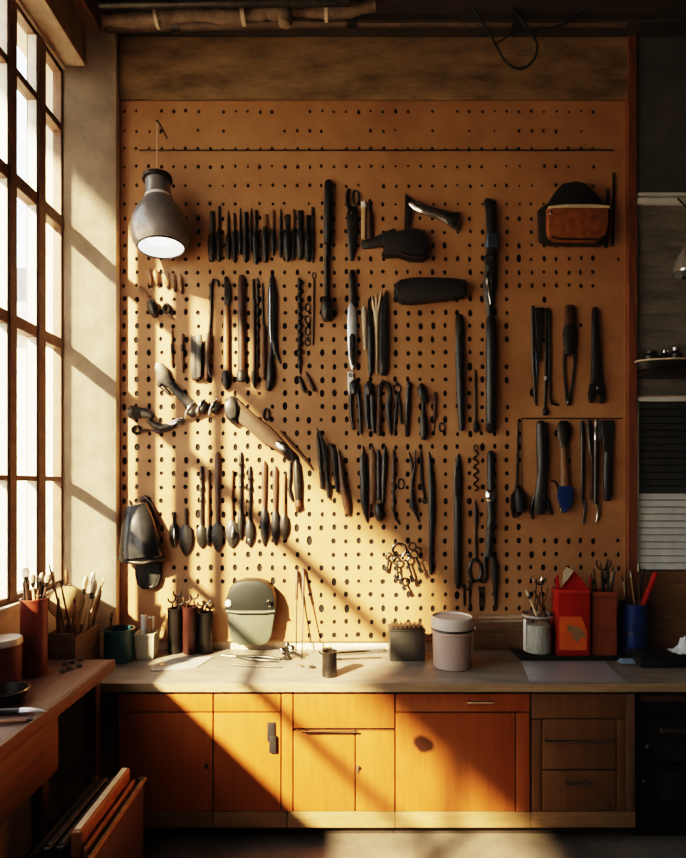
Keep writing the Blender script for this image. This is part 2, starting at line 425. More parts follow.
def spot(m, px, py):  # mixes a dark noise-edged oval into the veneer colour
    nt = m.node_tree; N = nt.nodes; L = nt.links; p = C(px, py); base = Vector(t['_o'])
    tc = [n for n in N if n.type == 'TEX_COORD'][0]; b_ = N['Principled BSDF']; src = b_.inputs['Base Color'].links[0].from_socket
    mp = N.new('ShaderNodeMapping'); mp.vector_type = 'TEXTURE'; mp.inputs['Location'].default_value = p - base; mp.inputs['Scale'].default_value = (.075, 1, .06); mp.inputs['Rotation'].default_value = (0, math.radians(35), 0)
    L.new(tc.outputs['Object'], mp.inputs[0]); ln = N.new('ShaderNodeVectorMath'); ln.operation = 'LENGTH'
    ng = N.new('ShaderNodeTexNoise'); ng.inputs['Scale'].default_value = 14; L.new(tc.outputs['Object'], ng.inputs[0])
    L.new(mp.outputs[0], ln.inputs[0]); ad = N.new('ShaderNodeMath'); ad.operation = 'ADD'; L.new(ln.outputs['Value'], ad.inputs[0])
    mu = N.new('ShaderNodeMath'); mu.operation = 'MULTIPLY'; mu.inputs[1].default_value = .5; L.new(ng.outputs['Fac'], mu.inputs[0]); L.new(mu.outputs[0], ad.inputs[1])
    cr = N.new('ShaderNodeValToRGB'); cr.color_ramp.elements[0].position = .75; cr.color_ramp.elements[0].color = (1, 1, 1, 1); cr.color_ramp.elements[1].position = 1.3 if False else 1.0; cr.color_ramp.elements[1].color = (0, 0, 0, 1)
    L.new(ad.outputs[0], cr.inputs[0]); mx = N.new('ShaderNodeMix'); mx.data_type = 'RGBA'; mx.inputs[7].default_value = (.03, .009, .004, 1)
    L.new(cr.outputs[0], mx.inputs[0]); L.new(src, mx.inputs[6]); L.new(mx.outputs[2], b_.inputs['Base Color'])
spot(m3, 424, 744)
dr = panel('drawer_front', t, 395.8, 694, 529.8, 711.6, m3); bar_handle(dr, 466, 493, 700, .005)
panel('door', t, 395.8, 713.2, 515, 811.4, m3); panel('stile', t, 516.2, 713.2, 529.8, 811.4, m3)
t = cabinet(4, 'drawer cabinet in shade-darkened veneer with a long bar pull beside the stove', 531.2, 636)
m4 = cabm(4)
panel('top_rail', t, 532, 694, 625, 718.5, m4); panel('stile', t, 532, 719.5, 541.2, 811.4, m4); panel('stile', t, 616.8, 719.5, 625, 811.4, m4)
panel('filler', t, 625.8, 694, 635, 811.4, wood('filler_board', (0.16, 0.09, 0.05), .5, .3, 4, 'z'))
dr = panel('drawer', t, 542.2, 719.5, 615.8, 769.4, m4); bar_handle(dr, 543, 612, 738.5, .006)
dr = panel('drawer', t, 542.2, 770.8, 615.8, 811.4, m4); bar_handle(dr, 564, 589, 780.5, .007)

# stove to the right of the drawers
blk = mat('stove_black', (0.012, 0.013, 0.016), 0.4, 0.2, .4, 20)
blk2 = mat('stove_dark_door', (0.022, 0.023, 0.027), 0.3, 0.3, .4, 20)
def stove():
    a = C(640, 692); c = C(800, 812)
    t = thing('stove', 'black stove standing under the end of the worktop', 'stove', ((a.x + c.x) / 2, -.28, 0))
    e = BM(); box(e, (a.x, -.46, .0), (c.x, -.02, ZC - .044), .004); put('body', e, blk, t)
    e = BM(); p = C(644, 697.5); q = C(795, 704.5); box(e, (p.x, -.5, p.z), (q.x, -.458, q.z), .003); put('trim_strip', e, M['brown'], t)
    e = BM(); p = C(656, 722); q = C(795, 765); box(e, (p.x, -.5, p.z), (q.x, -.459, q.z), .008); d_ = put('oven_door', e, blk2, t)
    e = BM(); p = C(661, 731); q = C(790, 731); tube(e, [(p.x, -.53, p.z), (q.x, -.53, q.z)], .011)
    tube(e, [(p.x + .02, -.5, p.z), (p.x + .02, -.53, p.z)], .008); tube(e, [(q.x - .02, -.5, q.z), (q.x - .02, -.53, q.z)], .008); put('handle', e, mat('stove_handle', (.1, .07, .05), .4, .5), d_)
    e = BM(); p = C(664, 772); q = C(795, 806); box(e, (p.x, -.5, p.z), (q.x, -.459, q.z), .008); d_ = put('warming_drawer', e, blk2, t)
    e = BM(); p = C(670, 776); q = C(790, 779); box(e, (p.x, -.512, p.z), (q.x, -.499, q.z), .003); put('handle', e, M['dark'], d_)
    for (x, y) in ((651, 788), (655, 752)):
        e = BM(); p = C(x, y); lathe(e, [(.018, 0), (.016, .02), (.01, .026)], (p.x, -.459, p.z), (0, -1, 0), 16); put('knob', e, M['grey'], t)
stove()
# ================================================================ TOOLS ON THE PEGBOARD
def tool(name, label, cat, parts, group=None):
    """parts: (part name, material, how, data[, options]); the first rests lowest in the list order only"""
    xs = []; ys = []
    for p in parts:
        d = p[3]
        if p[2] in ('loft', 'plate'): xs += [q[0] for q in d]; ys += [q[1] for q in d]
        elif p[2] == 'hoop': xs.append(d[0]); ys.append(d[1] + d[3])
    loc = W(sum(xs) / len(xs), max(ys)); loc.y = -.001
    if len(parts) == 1: t = None
    else: t = thing(name, label, cat, loc, group)
    made = {}
    for p in parts:
        b = BM(); op = p[4] if len(p) > 4 else {}
        if p[2] == 'loft': loft(b, p[3], **{q: v for q, v in op.items() if q in ('n', 'e', 'base')})
        elif p[2] == 'lofts':
            for s in p[3]: loft(b, s)
        elif p[2] == 'plate': plate(b, p[3], **{q: v for q, v in op.items() if q in ('th', 'so', 'bev')})
        elif p[2] == 'hoop': hoop(b, *p[3])
        for extra in op.get('add', ()):
            if extra[0] == 'loft': loft(b, extra[1])
            elif extra[0] == 'plate': plate(b, extra[1])
            elif extra[0] == 'hoop': hoop(b, *extra[1])
        o = put(p[0] if t is not None else name, b, M[p[1]], made.get(op.get('under')) or t)
        if t is None: return tag(o, label, cat, group)
        made[p[0]] = o
    return t
ORD = ['first', 'second', 'third', 'fourth', 'fifth', 'sixth', 'seventh', 'eighth', 'ninth', 'tenth', 'eleventh', 'twelfth', 'thirteenth', 'fourteenth', 'fifteenth']

# ---- top row of slim drivers and files ---------------------------------------
TOP = [  # x, top, joint, bottom, shank w, handle w, kind
 (212.5, 212, 236, 262, 5.5, 8, 'file'), (219.5, 207, 232, 262, 2.6, 6.5, 'driver'), (228.5, 211, 236, 260, 2.8, 6, 'awl'),
 (234.8, 214, 233, 263, 2.4, 5.5, 'driver'), (240.5, 208, 232, 255, 2, 4.5, 'awl'), (246, 213, 238, 263, 4.2, 6.5, 'driver'),
 (251.3, 208, 230, 252, 2.2, 4, 'awl'), (256.2, 211, 233, 265, 3, 7.2, 'driver'), (265.6, 215, 230, 263, 5, 7, 'chisel'),
 (273.4, 211, 232, 256, 3, 5.5, 'driver'), (280.8, 209, 234, 258, 2.6, 5, 'awl'), (287.6, 215, 234, 262, 5, 8.5, 'chisel'),
 (293.6, 210, 232, 260, 3, 4.5, 'driver'), (300.6, 211, 232, 260, 6.2, 8.2, 'chisel'), (307.8, 216, 234, 262, 4, 6.8, 'driver'), (312.8, 208, 234, 263, 3, 3.6, 'file')]
KN = {'file': ('metal_file', 'flat file'), 'driver': ('screwdriver', 'screwdriver'), 'awl': ('scratch_awl', 'thin awl'), 'chisel': ('wood_chisel', 'broad chisel')}
cnt = {}
tot = {q: sum(1 for r in TOP if r[6] == q) for q in KN}
for (x, yt, yj, yb, ws, wh, kd) in TOP:
    i = cnt.get(kd, 0); cnt[kd] = i + 1
    nm, w_ = KN[kd]
    if kd == 'file': lab = 'slim dark flat file, ' + ('first tool of the top row beside the hanging lamp' if i == 0 else 'last tool of the top row beside the long black bar')
    else: lab = 'dark-handled %s in the top row, %s %s from the lamp' % (w_, ORD[i], {'driver': 'screwdriver', 'awl': 'awl', 'chisel': 'chisel'}[kd])
    if kd == 'driver': sh = [(x, yt, ws * .9, 2), (x, yt + 3, ws, 2.4), (x, yj - 2, ws, 3), (x, yj + 1, ws + .8, 3.5)]; hm = 'black'
    elif kd == 'awl': sh = [(x, yt, .7, .8), (x, yt + 9, ws, 2), (x, yj - 3, ws, 2.4), (x, yj + 1, ws + 1, 3.2)]; hm = 'black'
    elif kd == 'chisel': sh = [(x, yt, ws, 1.4), (x, yj - 7, ws, 2), (x, yj - 3, ws * .6, 3), (x, yj + 1, ws * .6, 3.4)]; hm = 'black'
    else: sh = [(x, yt, ws * .8, 1.6), (x, yt + 3, ws, 1.8), (x, yj - 2, ws, 2), (x, yj + 1, ws * .6, 2)]; hm = 'black'
    hd = [(x, yj, wh * .6, wh * .6), (x, yj + 2, wh * .85, wh * .8), (x, yj + 9, wh, wh * .85), (x, yb - 9, wh * .9, wh * .8), (x, yb - 2, wh * .66, wh * .6), (x, yb, wh * .35, wh * .4)]
    tool(nm, lab, 'tool', [('shank', ('steel', 'wood', 'steel', 'dark')[int(x) % 4], 'loft', sh, {'e': .7 if kd in ('chisel', 'file') else 1}), ('handle', hm, 'loft', hd),
                           ('ferrule', 'steel', 'loft', [(x, yj - 1.4, ws * .7 + 1.6, ws * .6 + 2.4), (x, yj + 1.2, ws * .7 + 2, ws * .6 + 2.8)])], 'slim hand tools in the top row')

# ---- long bar, shears, sticks, scraper, holster, case --------------------------
tool('ratchet_bar', 'long black ratchet bar with a heavy socket end, hanging beside the top row', 'wrench', [
 ('handle', 'black', 'loft', [(328.5, 182, 5, 5), (328.5, 184.5, 8, 7), (328.5, 200, 9, 8), (328, 240, 8.6, 8), (327.5, 246, 7, 7)]),
 ('shaft', 'steel', 'loft', [(327.5, 244, 6, 5), (326.8, 262, 5.6, 5), (327, 300, 5, 5)]),
 ('socket', 'dark', 'loft', [(327, 298, 7, 7), (327, 302, 11, 10), (327, 310, 12.5, 11), (327, 318, 11.5, 10), (327, 322, 8, 8)])])
tool('garden_shears', 'black shears with looped grips and closed blades, beside the dark holster', 'shears', [
 ('blade', 'dark', 'loft', [(352.5, 208, 9, 3), (352.5, 216, 12.5, 5), (352.5, 232, 11.5, 5), (352, 250, 7.5, 4), (351.5, 261, 3.5, 2)], {'e': .8}),
 ('grip', 'black', 'loft', [(348.8, 190, 3, 3), (347, 196, 3.4, 3), (347.5, 205, 4, 4), (350.5, 213, 4, 4, 2)]),
 ('grip', 'black', 'hoop', (355.5, 198.5, 3.2, 7, 2.2)), ('pivot', 'steel', 'loft', [(352.4, 213.5, 1, 1.5, 5), (352.4, 214.5, 3.4, 1.5, 5), (352.4, 216, 3.4, 1.5, 5), (352.4, 217, 1, 1.5, 5)])])
tool('marking_pencil', 'pale carpenter pencil with a white end hanging next to the black shears', 'pencil', [
 ('body', 'pale', 'loft', [(363.6, 208, 5, 4), (363.5, 240, 5, 4)]), ('end_cap', 'white', 'loft', [(363.6, 202.5, 3.5, 3.5), (363.6, 204, 5.6, 4.6), (363.6, 209, 5.6, 4.6)])])
tool('flat_rasp', 'thin dark rasp between the pale pencil and the scraper plate', 'file', [
 ('blade', 'dark', 'loft', [(369.6, 200, 1.5, 1.5), (369.6, 203, 3, 2), (369.6, 214, 3.4, 2)]), ('handle', 'brown', 'loft', [(369.6, 212, 4.4, 4), (369.6, 225, 6, 5), (369.6, 240, 5, 4.5)])])
tool('hand_scraper', 'hand scraper with an upright dark plate and a ribbed silver handle', 'scraper', [
 ('blade', 'dark', 'plate', [(405, 195), (409, 198), (413.5, 202), (411.5, 214), (409.5, 231.5), (404, 231.5), (404.5, 212)], {'th': 3}),
 ('handle', 'chrome', 'loft', [(410, 203, 7, 4), (415, 206.5, 10, 5), (424, 211, 11, 6), (436, 215, 10.5, 6.5), (446, 219, 12, 7), (454, 222.5, 17, 7.5), (458, 223, 20, 6)]),
 ('rib', 'dark', 'loft', [(415, 208, 1.6, 2, 4), (424, 212, 1.8, 2, 5), (436, 216, 1.8, 2, 5.6), (448, 222, 1.8, 2, 6)], {'under': 'handle'}),
 ('rib', 'dark', 'loft', [(415, 204.5, 1.2, 2, 4), (424, 208.5, 1.4, 2, 5), (436, 212.5, 1.4, 2, 5.4), (448, 215.5, 1.4, 2, 6)], {'under': 'handle'}),
 ('end_cap', 'steel', 'loft', [(450, 225, 3, 2, 6.5), (454, 226, 8, 2, 6.5), (457, 226, 3, 2, 6.5)])])
tool('holster', 'soft black holster with a folded flap hanging below the silver scraper', 'holster', [
 ('strap', 'leather', 'loft', [(361, 247, 5, 3), (363, 246, 9, 4), (374, 244, 10, 5), (388, 240, 15, 6), (396, 238, 17, 7)]),
 ('body', 'leather', 'plate', [(382, 241), (392, 236), (404, 232.5), (416, 231.5), (424, 234), (427, 240), (428.5, 250), (427, 259), (421, 263), (410, 262.5), (398, 258.5), (386, 259), (381.5, 256), (384, 250)], {'th': 9, 'bev': 3}),
 ('flap', 'rubber', 'plate', [(397, 247), (410, 245), (421, 247), (424, 254), (421, 260), (410, 259.5), (400, 256)], {'th': 3, 'so': 9, 'bev': 1.2}),
 ('stitching', 'brown', 'loft', [(398, 257, .8, 1, 9), (410, 260.4, .8, 1, 9), (421, 261, .8, 1, 9), (425, 255, .8, 1, 9)])])
tool('tool_case', 'rounded black case lying level below the holster', 'case', [
 ('body', 'leather', 'plate', [(393.5, 293), (395, 286), (400, 282.5), (412, 281.5), (430, 280.5), (450, 281), (463, 283), (465.5, 286), (465, 296), (463.5, 299), (448, 301), (430, 303.5), (412, 305.5), (401, 305), (395.5, 300.5)], {'th': 11, 'bev': 3}),
 ('seam', 'dark', 'loft', [(398, 293, 1, 1.2, 10.6), (400, 287, 1, 1.2, 10.6), (412, 284.6, 1, 1.2, 10.6), (440, 284, 1, 1.2, 10.6), (462, 286.5, 1, 1.2, 10.6)]),
 ('clasp', 'steel', 'loft', [(459, 292, 2, 1.5, 10.6), (460.5, 292, 4, 1.8, 10.6), (462, 292, 2, 1.5, 10.6)])])

# ---- long pipe wrench, bars to its side -----------------------------------------
tool('pipe_wrench', 'very long pipe wrench with a blue-grey jaw and a black sleeve handle', 'wrench', [
 ('jaw', 'black', 'loft', [(484.5, 201, 4, 4), (487.5, 203, 9, 6), (490, 212, 11, 7), (490.5, 226, 11, 7), (491, 240, 10, 7)]),
 ('collar', 'blue', 'loft', [(491, 237, 12.5, 8), (490.8, 245, 13, 9), (490.3, 250, 11.5, 8)], {'e': .6}),
 ('shank', 'grey', 'loft', [(490.4, 248, 10.5, 7), (490, 265, 12, 7), (489, 285, 14, 7), (488.4, 296, 11, 6), (489, 310, 6.5, 5), (489.5, 322, 6, 5)]),
 ('ring', 'dark', 'hoop', (486.5, 262.5, 4.4, 4.6, 1.8, 2, 18, 6, 6.5)),
 ('insert', 'chrome', 'loft', [(486.4, 274, 1.5, 1, 6.2), (486.6, 279, 6, 1.4, 6.4), (487.2, 287, 6, 1.4, 6.2), (488.6, 297, 3.4, 1.4, 5.2), (489.2, 306, 1, 1, 4.6)]),
 ('handle', 'black', 'loft', [(489.6, 318, 7, 6), (489.8, 322, 10, 8), (490, 340, 10.6, 9), (490, 420, 10.8, 9), (490, 424, 9.5, 8)]),
 ('end_cap', 'dark', 'loft', [(490, 422, 9, 7), (490, 427, 11, 9), (490, 431, 9, 7), (490, 433, 5, 4)])])
tool('gouge', 'tall black-shafted gouge with an oval steel mouth, beside the pipe wrench', 'gouge', [
 ('blade', 'steel', 'loft', [(459, 314.5, 3, 2), (459, 318, 8, 3), (459.3, 328, 9.5, 4), (459.3, 338, 8.5, 4), (459, 345, 7, 4)]),
 ('mouth', 'dark', 'loft', [(459.2, 319, 1, 1, 3.4), (459.2, 323, 4.6, 1, 3.8), (459.2, 332, 4.8, 1, 3.8), (459.2, 337, 1, 1, 3.8)], {'under': 'blade'}),
 ('handle', 'black', 'loft', [(459, 341, 8, 6), (459, 360, 9, 7), (459.8, 395, 8, 7), (460.5, 420, 6.5, 6), (461, 431, 5.5, 5)])])
tool('probe_rod', 'thin dark rod with a knob foot, between the tall gouge and pipe wrench', 'rod', [
 ('shaft', 'dark', 'loft', [(475, 370, 1.2, 1.4), (475, 378, 2.2, 2), (475.4, 424, 2.4, 2.2)]),
 ('knob', 'black', 'loft', [(475.4, 421, 3, 3), (475.5, 425, 6.2, 6), (475.5, 430, 6.2, 6), (475.5, 432.5, 3, 3)])])
tool('belt_pouch', 'black belt pouch with a tan leather front pocket in the upper corner', 'pouch', [
 ('back_panel', 'leather', 'plate', [(537, 212), (546, 206), (553, 195), (560, 187.5), (572, 185), (582, 187), (592, 196), (600, 206), (607, 213), (606, 240), (600, 247.5), (545, 246.5), (538, 242)], {'th': 8, 'bev': 2}),
 ('front_pocket', 'tan', 'plate', [(543, 214), (602, 214), (601, 236), (597, 244), (590, 247), (550, 246), (544.5, 242), (543, 236)], {'th': 8, 'so': 8, 'bev': 2.5}),
 ('rim', 'bone', 'loft', [(543, 215, 2.6, 3, 14), (560, 213.6, 3.6, 3, 14), (585, 213.6, 3.6, 3, 14), (602, 214.6, 2.6, 3, 14)]),
 ('stud', 'chrome', 'loft', [(545, 219, 1, 1, 16), (545, 219.8, 2.6, 1.2, 16), (545, 221.2, 2.6, 1.2, 16), (545, 222, 1, 1, 16)]),
 ('lower_trim', 'dark', 'loft', [(546, 243.6, 1.4, 1.6, 15.6), (552, 246, 1.6, 1.6, 15.6), (590, 246.6, 1.6, 1.6, 15.6), (598, 242.8, 1.4, 1.6, 15.6)])])
for (x, y0, y1, w_, m_, lab) in ((606, 192, 248, 3.6, 'leather', 'black leather strap hanging against the side of the belt pouch'), (612.3, 177, 247, 2.6, 'dark', 'thin dark blade hanging beside the belt pouch strap')):
    tool('hanging_strap' if m_ == 'leather' else 'hacksaw_blade', lab, 'strap' if m_ == 'leather' else 'blade', [('band', m_, 'loft', [(x + 1, y0, w_ * .7, 2), (x + 1, y0 + 8, w_, 2), (x, y1 - 10, w_, 2), (x - .5, y1, w_ * .8, 2)], {'e': .6}), ('eyelet', 'steel', 'hoop', (x + 1, y0 - 1.5, 1.6, 2, .8))])

# ---- upper row at the pouch side ----------------------------------------------------
tool('double_file', 'pair of black files joined at the head, first of the group under the pouch', 'file', [
 ('blade', 'dark', 'loft', [(532.2, 306.5, 3, 3), (532.4, 312, 4, 3), (532.6, 360, 3.6, 3), (534.5, 400, 3, 3), (535.5, 405.5, 1.5, 2)]),
 ('blade', 'black', 'plate', [(534, 309), (543, 308), (542, 330), (541, 358), (539, 362), (536, 350), (535, 330)], {'th': 3}),
 ('web', 'blue', 'loft', [(536, 352, 4, 2), (536.5, 372, 2.5, 2), (536, 384, 1.5, 1.5)])])
tool('rod_gauge', 'pale metal rod with two collars and a round foot under the belt pouch', 'rod', [
 ('shaft', 'steel', 'loft', [(545.8, 309, 2, 2), (546, 314, 3, 3), (545.2, 378, 2.8, 2.6), (544.6, 408, 2, 2)]),
 ('collar', 'chrome', 'loft', [(545.2, 376, 3, 3), (545.2, 377, 5, 5), (545.2, 381, 5, 5), (545.2, 382, 3, 3)]),
 ('knob', 'black', 'loft', [(544.6, 408, 3, 3), (544.5, 411, 5.6, 5), (544.4, 414, 5, 5), (544.4, 415.5, 2, 2)])])
tool('hook_bar', 'dark bent hook bar with its foot curling towards the long-nose pliers', 'hook', [
 ('shaft', 'dark', 'loft', [(547.8, 308.5, 2, 2), (548.4, 314, 3, 3), (549, 384, 2.6, 2.6), (549.6, 398, 2.6, 2.6), (551.6, 404, 2.6, 2.6), (556.5, 405, 2.6, 2.6)]), ('tip', 'steel', 'loft', [(555.5, 405, 3, 3), (557.5, 404.5, 2.6, 2.6)])])
tool('long_nose_pliers', 'long-nose pliers with a brown-tipped head and two thin dark legs', 'pliers', [
 ('head', 'black', 'loft', [(569, 324, 11, 5), (568.8, 334, 15, 6), (569, 345, 14, 6), (569, 355, 10, 5)]),
 ('jaw', 'brown', 'loft', [(568.5, 306, 7, 4), (568.6, 308, 10, 5), (568.8, 322, 11, 6), (569, 328, 10, 5)]),
 ('handle', 'dark', 'loft', [(564.4, 350, 3.4, 4), (563.2, 365, 2.6, 3), (564.8, 388, 2.2, 2.6), (566.6, 402, 3, 3)]),
 ('handle', 'dark', 'loft', [(573.8, 350, 3.4, 4), (574, 362, 2.6, 3), (571.5, 385, 2.2, 2.6), (568.6, 402, 3, 3)]),
 ('foot', 'black', 'loft', [(567.4, 399, 4, 4), (567.4, 402, 6, 5), (567.4, 405.5, 4, 4)])])
tool('open_spanner', 'long tapering black spanner with its open jaw at the foot under the pouch', 'wrench', [
 ('shank', 'black', 'loft', [(594, 308, 3.5, 3), (594, 311, 6.4, 4), (594.2, 330, 8, 5), (595, 360, 10, 5), (595.4, 382, 12, 5), (595.4, 388, 13, 5)]),
 ('jaw', 'dark', 'plate', [(589, 384), (602, 384), (603.4, 394), (601, 404), (599, 403), (599.4, 396), (596, 392.5), (592.4, 396), (591.6, 402), (589, 403), (587.6, 394)], {'th': 5}),
 ('screw', 'chrome', 'loft', [(595, 386.6, 1, 1, 5.4), (595, 387.4, 3, 1.2, 5.4), (595, 389.4, 3, 1.2, 5.4), (595, 390.2, 1, 1, 5.4)])])

# ---- lower row at the pouch side ------------------------------------------------------
tool('gutter_brush', 'thin-stemmed brush with a blackened steel foot, first below the short rail', 'brush', [
 ('stem', 'dark', 'loft', [(518, 423, 1.2, 1.4), (517.5, 440, 2, 2), (516.5, 480, 2.2, 2.2), (515.5, 492, 3, 3)]),
 ('head', 'rubber', 'loft', [(516, 488, 4, 4, 3), (518, 495, 10, 6, 3), (519, 505, 12, 7, 3), (519, 511, 9, 6, 3)]),
 ('plate', 'steel', 'plate', [(510, 495), (514, 490), (515.5, 500), (514, 518), (511.5, 517), (509.5, 506)], {'th': 3, 'so': 2})])
tool('claw_bar', 'thick black grip with a grey claw foot hanging from the short rail', 'pry bar', [
 ('handle', 'black', 'loft', [(540, 421, 5, 5), (540, 424, 10, 8), (540.5, 440, 11.4, 9), (541, 468, 11, 9), (541, 474, 10, 8)]),
 ('neck', 'grey', 'loft', [(541, 471, 9.6, 7), (540.4, 484, 10.5, 7), (539, 498, 12, 7), (538.5, 510, 12, 6), (539, 514, 9, 5)]),
 ('claw', 'dark', 'loft', [(534, 496, 5, 4), (531, 505, 4, 4), (530.4, 512, 3.2, 3), (532.5, 519, 2, 2)]),
 ('claw', 'dark', 'loft', [(544, 496, 5, 4), (547, 503, 4.6, 4), (549, 510, 4, 3.4), (551.5, 514.5, 2, 2)])])
tool('ring_spanner', 'ring spanner with a brown wooden shaft and a blue jaw at its foot', 'wrench', [
 ('ring', 'steel', 'loft', [(562.5, 421, 7, 4), (562.6, 425, 13, 5), (562.8, 434, 14.5, 6), (563, 442, 10, 5), (563.2, 448, 8, 5)]),
 ('eye', 'dark', 'loft', [(562.6, 425, 1, 1, 5), (562.6, 428, 6, 1, 5.2), (562.6, 437, 6, 1, 5.2), (562.6, 440, 1, 1, 5.2)], {'under': 'ring'}),
 ('shaft', 'wood', 'loft', [(563, 445, 7.4, 5), (563.4, 465, 8, 5), (564, 488, 9, 6)]),
 ('jaw', 'navy', 'plate', [(558, 486), (570, 486), (571.5, 497), (568, 508), (563, 512), (559, 505), (556.5, 496)], {'th': 6}),
 ('hook', 'dark', 'loft', [(551, 480, 1.4, 1.6), (555, 481.5, 2, 2), (557.5, 488, 2.6, 2.4), (558.5, 495, 2.6, 2.4)]),
 ('tip', 'chrome', 'loft', [(559, 506, 2, 3), (560.4, 511, 3, 3), (562, 513, 2, 2)])])
tool('narrow_rasp', 'narrow black rasp with a bright bent tip, right of the ring spanner', 'rasp', [
 ('blade', 'dark', 'loft', [(581, 421, 2.4, 3), (581, 425, 4.6, 4), (581.6, 440, 4.4, 4), (581.6, 500, 3.6, 3.6)]), ('tip', 'chrome', 'loft', [(581.6, 498, 3.4, 3), (584, 508, 3, 3), (583, 516, 2.6, 2.6), (582.4, 524, 1.4, 1.6)])])
tool('caulking_spoon', 'dark caulking tool with a pale spoon head and a bent silver tip', 'spatula', [
 ('head', 'chrome', 'loft', [(596.5, 419.5, 4, 2), (597, 424, 7.5, 3), (597, 436, 7.5, 3.4), (596, 444, 5, 3)]),
 ('shaft', 'dark', 'loft', [(595.6, 440, 5, 4), (595, 470, 5.4, 4), (594.6, 504, 4.4, 4)]), ('tip', 'chrome', 'loft', [(594.6, 501, 4, 3.4), (597.4, 508, 3.2, 3), (597, 516, 2.8, 2.6), (595.8, 522, 1.4, 1.4)])])
tool('scraper_bar', 'pale flat scraper bar between the narrow rasp and caulking tool', 'scraper', [
 ('blade', 'steel', 'loft', [(588.4, 420, 3, 2), (589, 426, 6, 2.4), (590, 445, 4.6, 2.6), (591, 462, 3, 2.6)]), ('handle', 'brown', 'loft', [(590.6, 455, 4, 4), (590.6, 480, 3.6, 4), (590.4, 500, 3, 3)])])
tool('broad_spatula', 'broad black spatula with a pale edge, last under the short rail', 'spatula', [
 ('handle', 'black', 'loft', [(606.8, 452, 9, 6), (606, 475, 9, 6), (606, 495, 8, 6), (606, 501, 5, 4)]),
 ('blade', 'grey', 'plate', [(602, 420.5), (612.5, 420.5), (613.5, 428), (612, 440), (610.5, 456), (603, 456), (601.5, 438), (600.6, 428)], {'th': 3})])

# ---- second row, lamp side --------------------------------------------------------------
tool('dowel_stick', 'short thin wooden dowel, first upright stick of the second row', 'dowel', [('shaft', 'wood', 'loft', [(183, 334, 2.4, 2.4), (183, 352, 3, 3), (183, 373, 2, 2)]), ('tip', 'dark', 'loft', [(183, 345, 3.4, 3.2), (183, 352, 3.8, 3.4)])])
tool('dowel_stick', 'thin wooden stick with a dark middle above the grey adjustable wrench', 'dowel', [('shaft', 'wood', 'loft', [(172.5, 330, 1.6, 2), (172.5, 350, 3, 3), (172.5, 366, 2, 2)]), ('tip', 'dark', 'loft', [(172.5, 345, 3.2, 3.4), (172.5, 354, 3, 3.2)])])
tool('splitting_wedge', 'short wide dark splitting wedge with a torn pale edge', 'wedge', [
 ('body', 'dark', 'plate', [(192, 335), (194, 338), (197, 336), (200.5, 339), (202, 350), (202.5, 370), (201, 380), (193, 380), (192, 372)], {'th': 5}),
 ('side_plate', 'grey', 'plate', [(198, 338), (203, 336), (204.5, 345), (203, 352), (203.5, 362), (202.5, 378), (199, 379)], {'th': 2.6, 'so': 5, 'bev': .6})])
tool('pull_hook', 'thin hook with a curled top and a dark wooden grip below', 'hook', [
 ('hook', 'dark', 'loft', [(219, 287, 2.6, 2.4), (217.6, 281.5, 3.2, 3), (213.6, 280.5, 3.6, 3), (211.6, 286, 3.4, 3), (211.4, 300, 3, 3), (211, 318, 2.6, 2.6), (209.6, 336, 3, 3)]),
 ('handle', 'brown', 'loft', [(209.8, 334, 5, 5), (209, 345, 6.5, 6), (208.4, 366, 6.4, 6), (207.2, 378, 5, 5), (206.6, 381, 3, 3)]),
 ('end_cap', 'grey', 'loft', [(209.6, 368, 3, 2, 4), (211, 374, 3, 2, 4), (212, 378, 2, 2, 4)])])
def paring(x, y0, label, mshaft, wshaft, bl, blm, capm, y1=390):
    tool('paring_chisel', label, 'chisel', [
     ('blade', blm, 'plate', bl, {'th': 3}),
     ('handle', mshaft, 'loft', [(x, y0, wshaft * .6, 3.4), (x, y0 + 4, wshaft, 4.5), (x, 345, wshaft * .95, 5), (x, 374, wshaft, 5)]),
     ('end_cap', capm, 'loft', [(x, 371, wshaft * .9, 5), (x, 374, wshaft + 2, 7), (x, 382, wshaft + 2.4, 7), (x, y1 - 4, wshaft, 6), (x, y1, wshaft * .4, 3)])], 'paring chisels of the second row')
paring(226.8, 306, 'paring chisel with a pointed dark blade and grey-brown shaft, second row', 'wood', 6, [(224.6, 278), (226.6, 276.5), (231, 286), (231.4, 300), (229, 308), (224.8, 309)], 'dark', 'black', 390)
paring(242, 276, 'flat-topped brown chisel, full width from top to ring foot, second row', 'brown', 7.4, [(239, 279), (246, 279), (246, 300), (239, 300)], 'steel', 'black', 382)
paring(254.6, 300, 'slender chisel with paired steel rods and a round foot, second row', 'brown', 3.4, [(252.6, 281), (254.2, 279), (254.6, 300), (254.4, 312), (252.8, 312)], 'dark', 'dark', 388)
tool('twist_bit', 'long thin spiral bit beside the slender chisel of the second row', 'drill bit', [
 ('bit', 'steel', 'loft', [(257.6 + (.7 if i % 2 else -.7), 279 + i * 4.6, 2.4, 2.4) for i in range(14)]), ('shank', 'dark', 'loft', [(257.6, 340, 2, 2), (257.6, 352, 2.6, 2.6), (257.6, 366, 2.2, 2.2)])])
tool('wooden_shaft', 'plain round brown wooden handle between spiral bit and large leaf blade', 'handle', [
 ('shaft', 'wood', 'loft', [(263.4, 326, 4, 4), (263.4, 330, 5.4, 5), (263.4, 376, 5.4, 5), (263.4, 380, 3.6, 4)]), ('spike', 'dark', 'loft', [(262.6, 283, .9, 1), (262.6, 292, 2, 2), (263.2, 328, 2.4, 2.4)])])
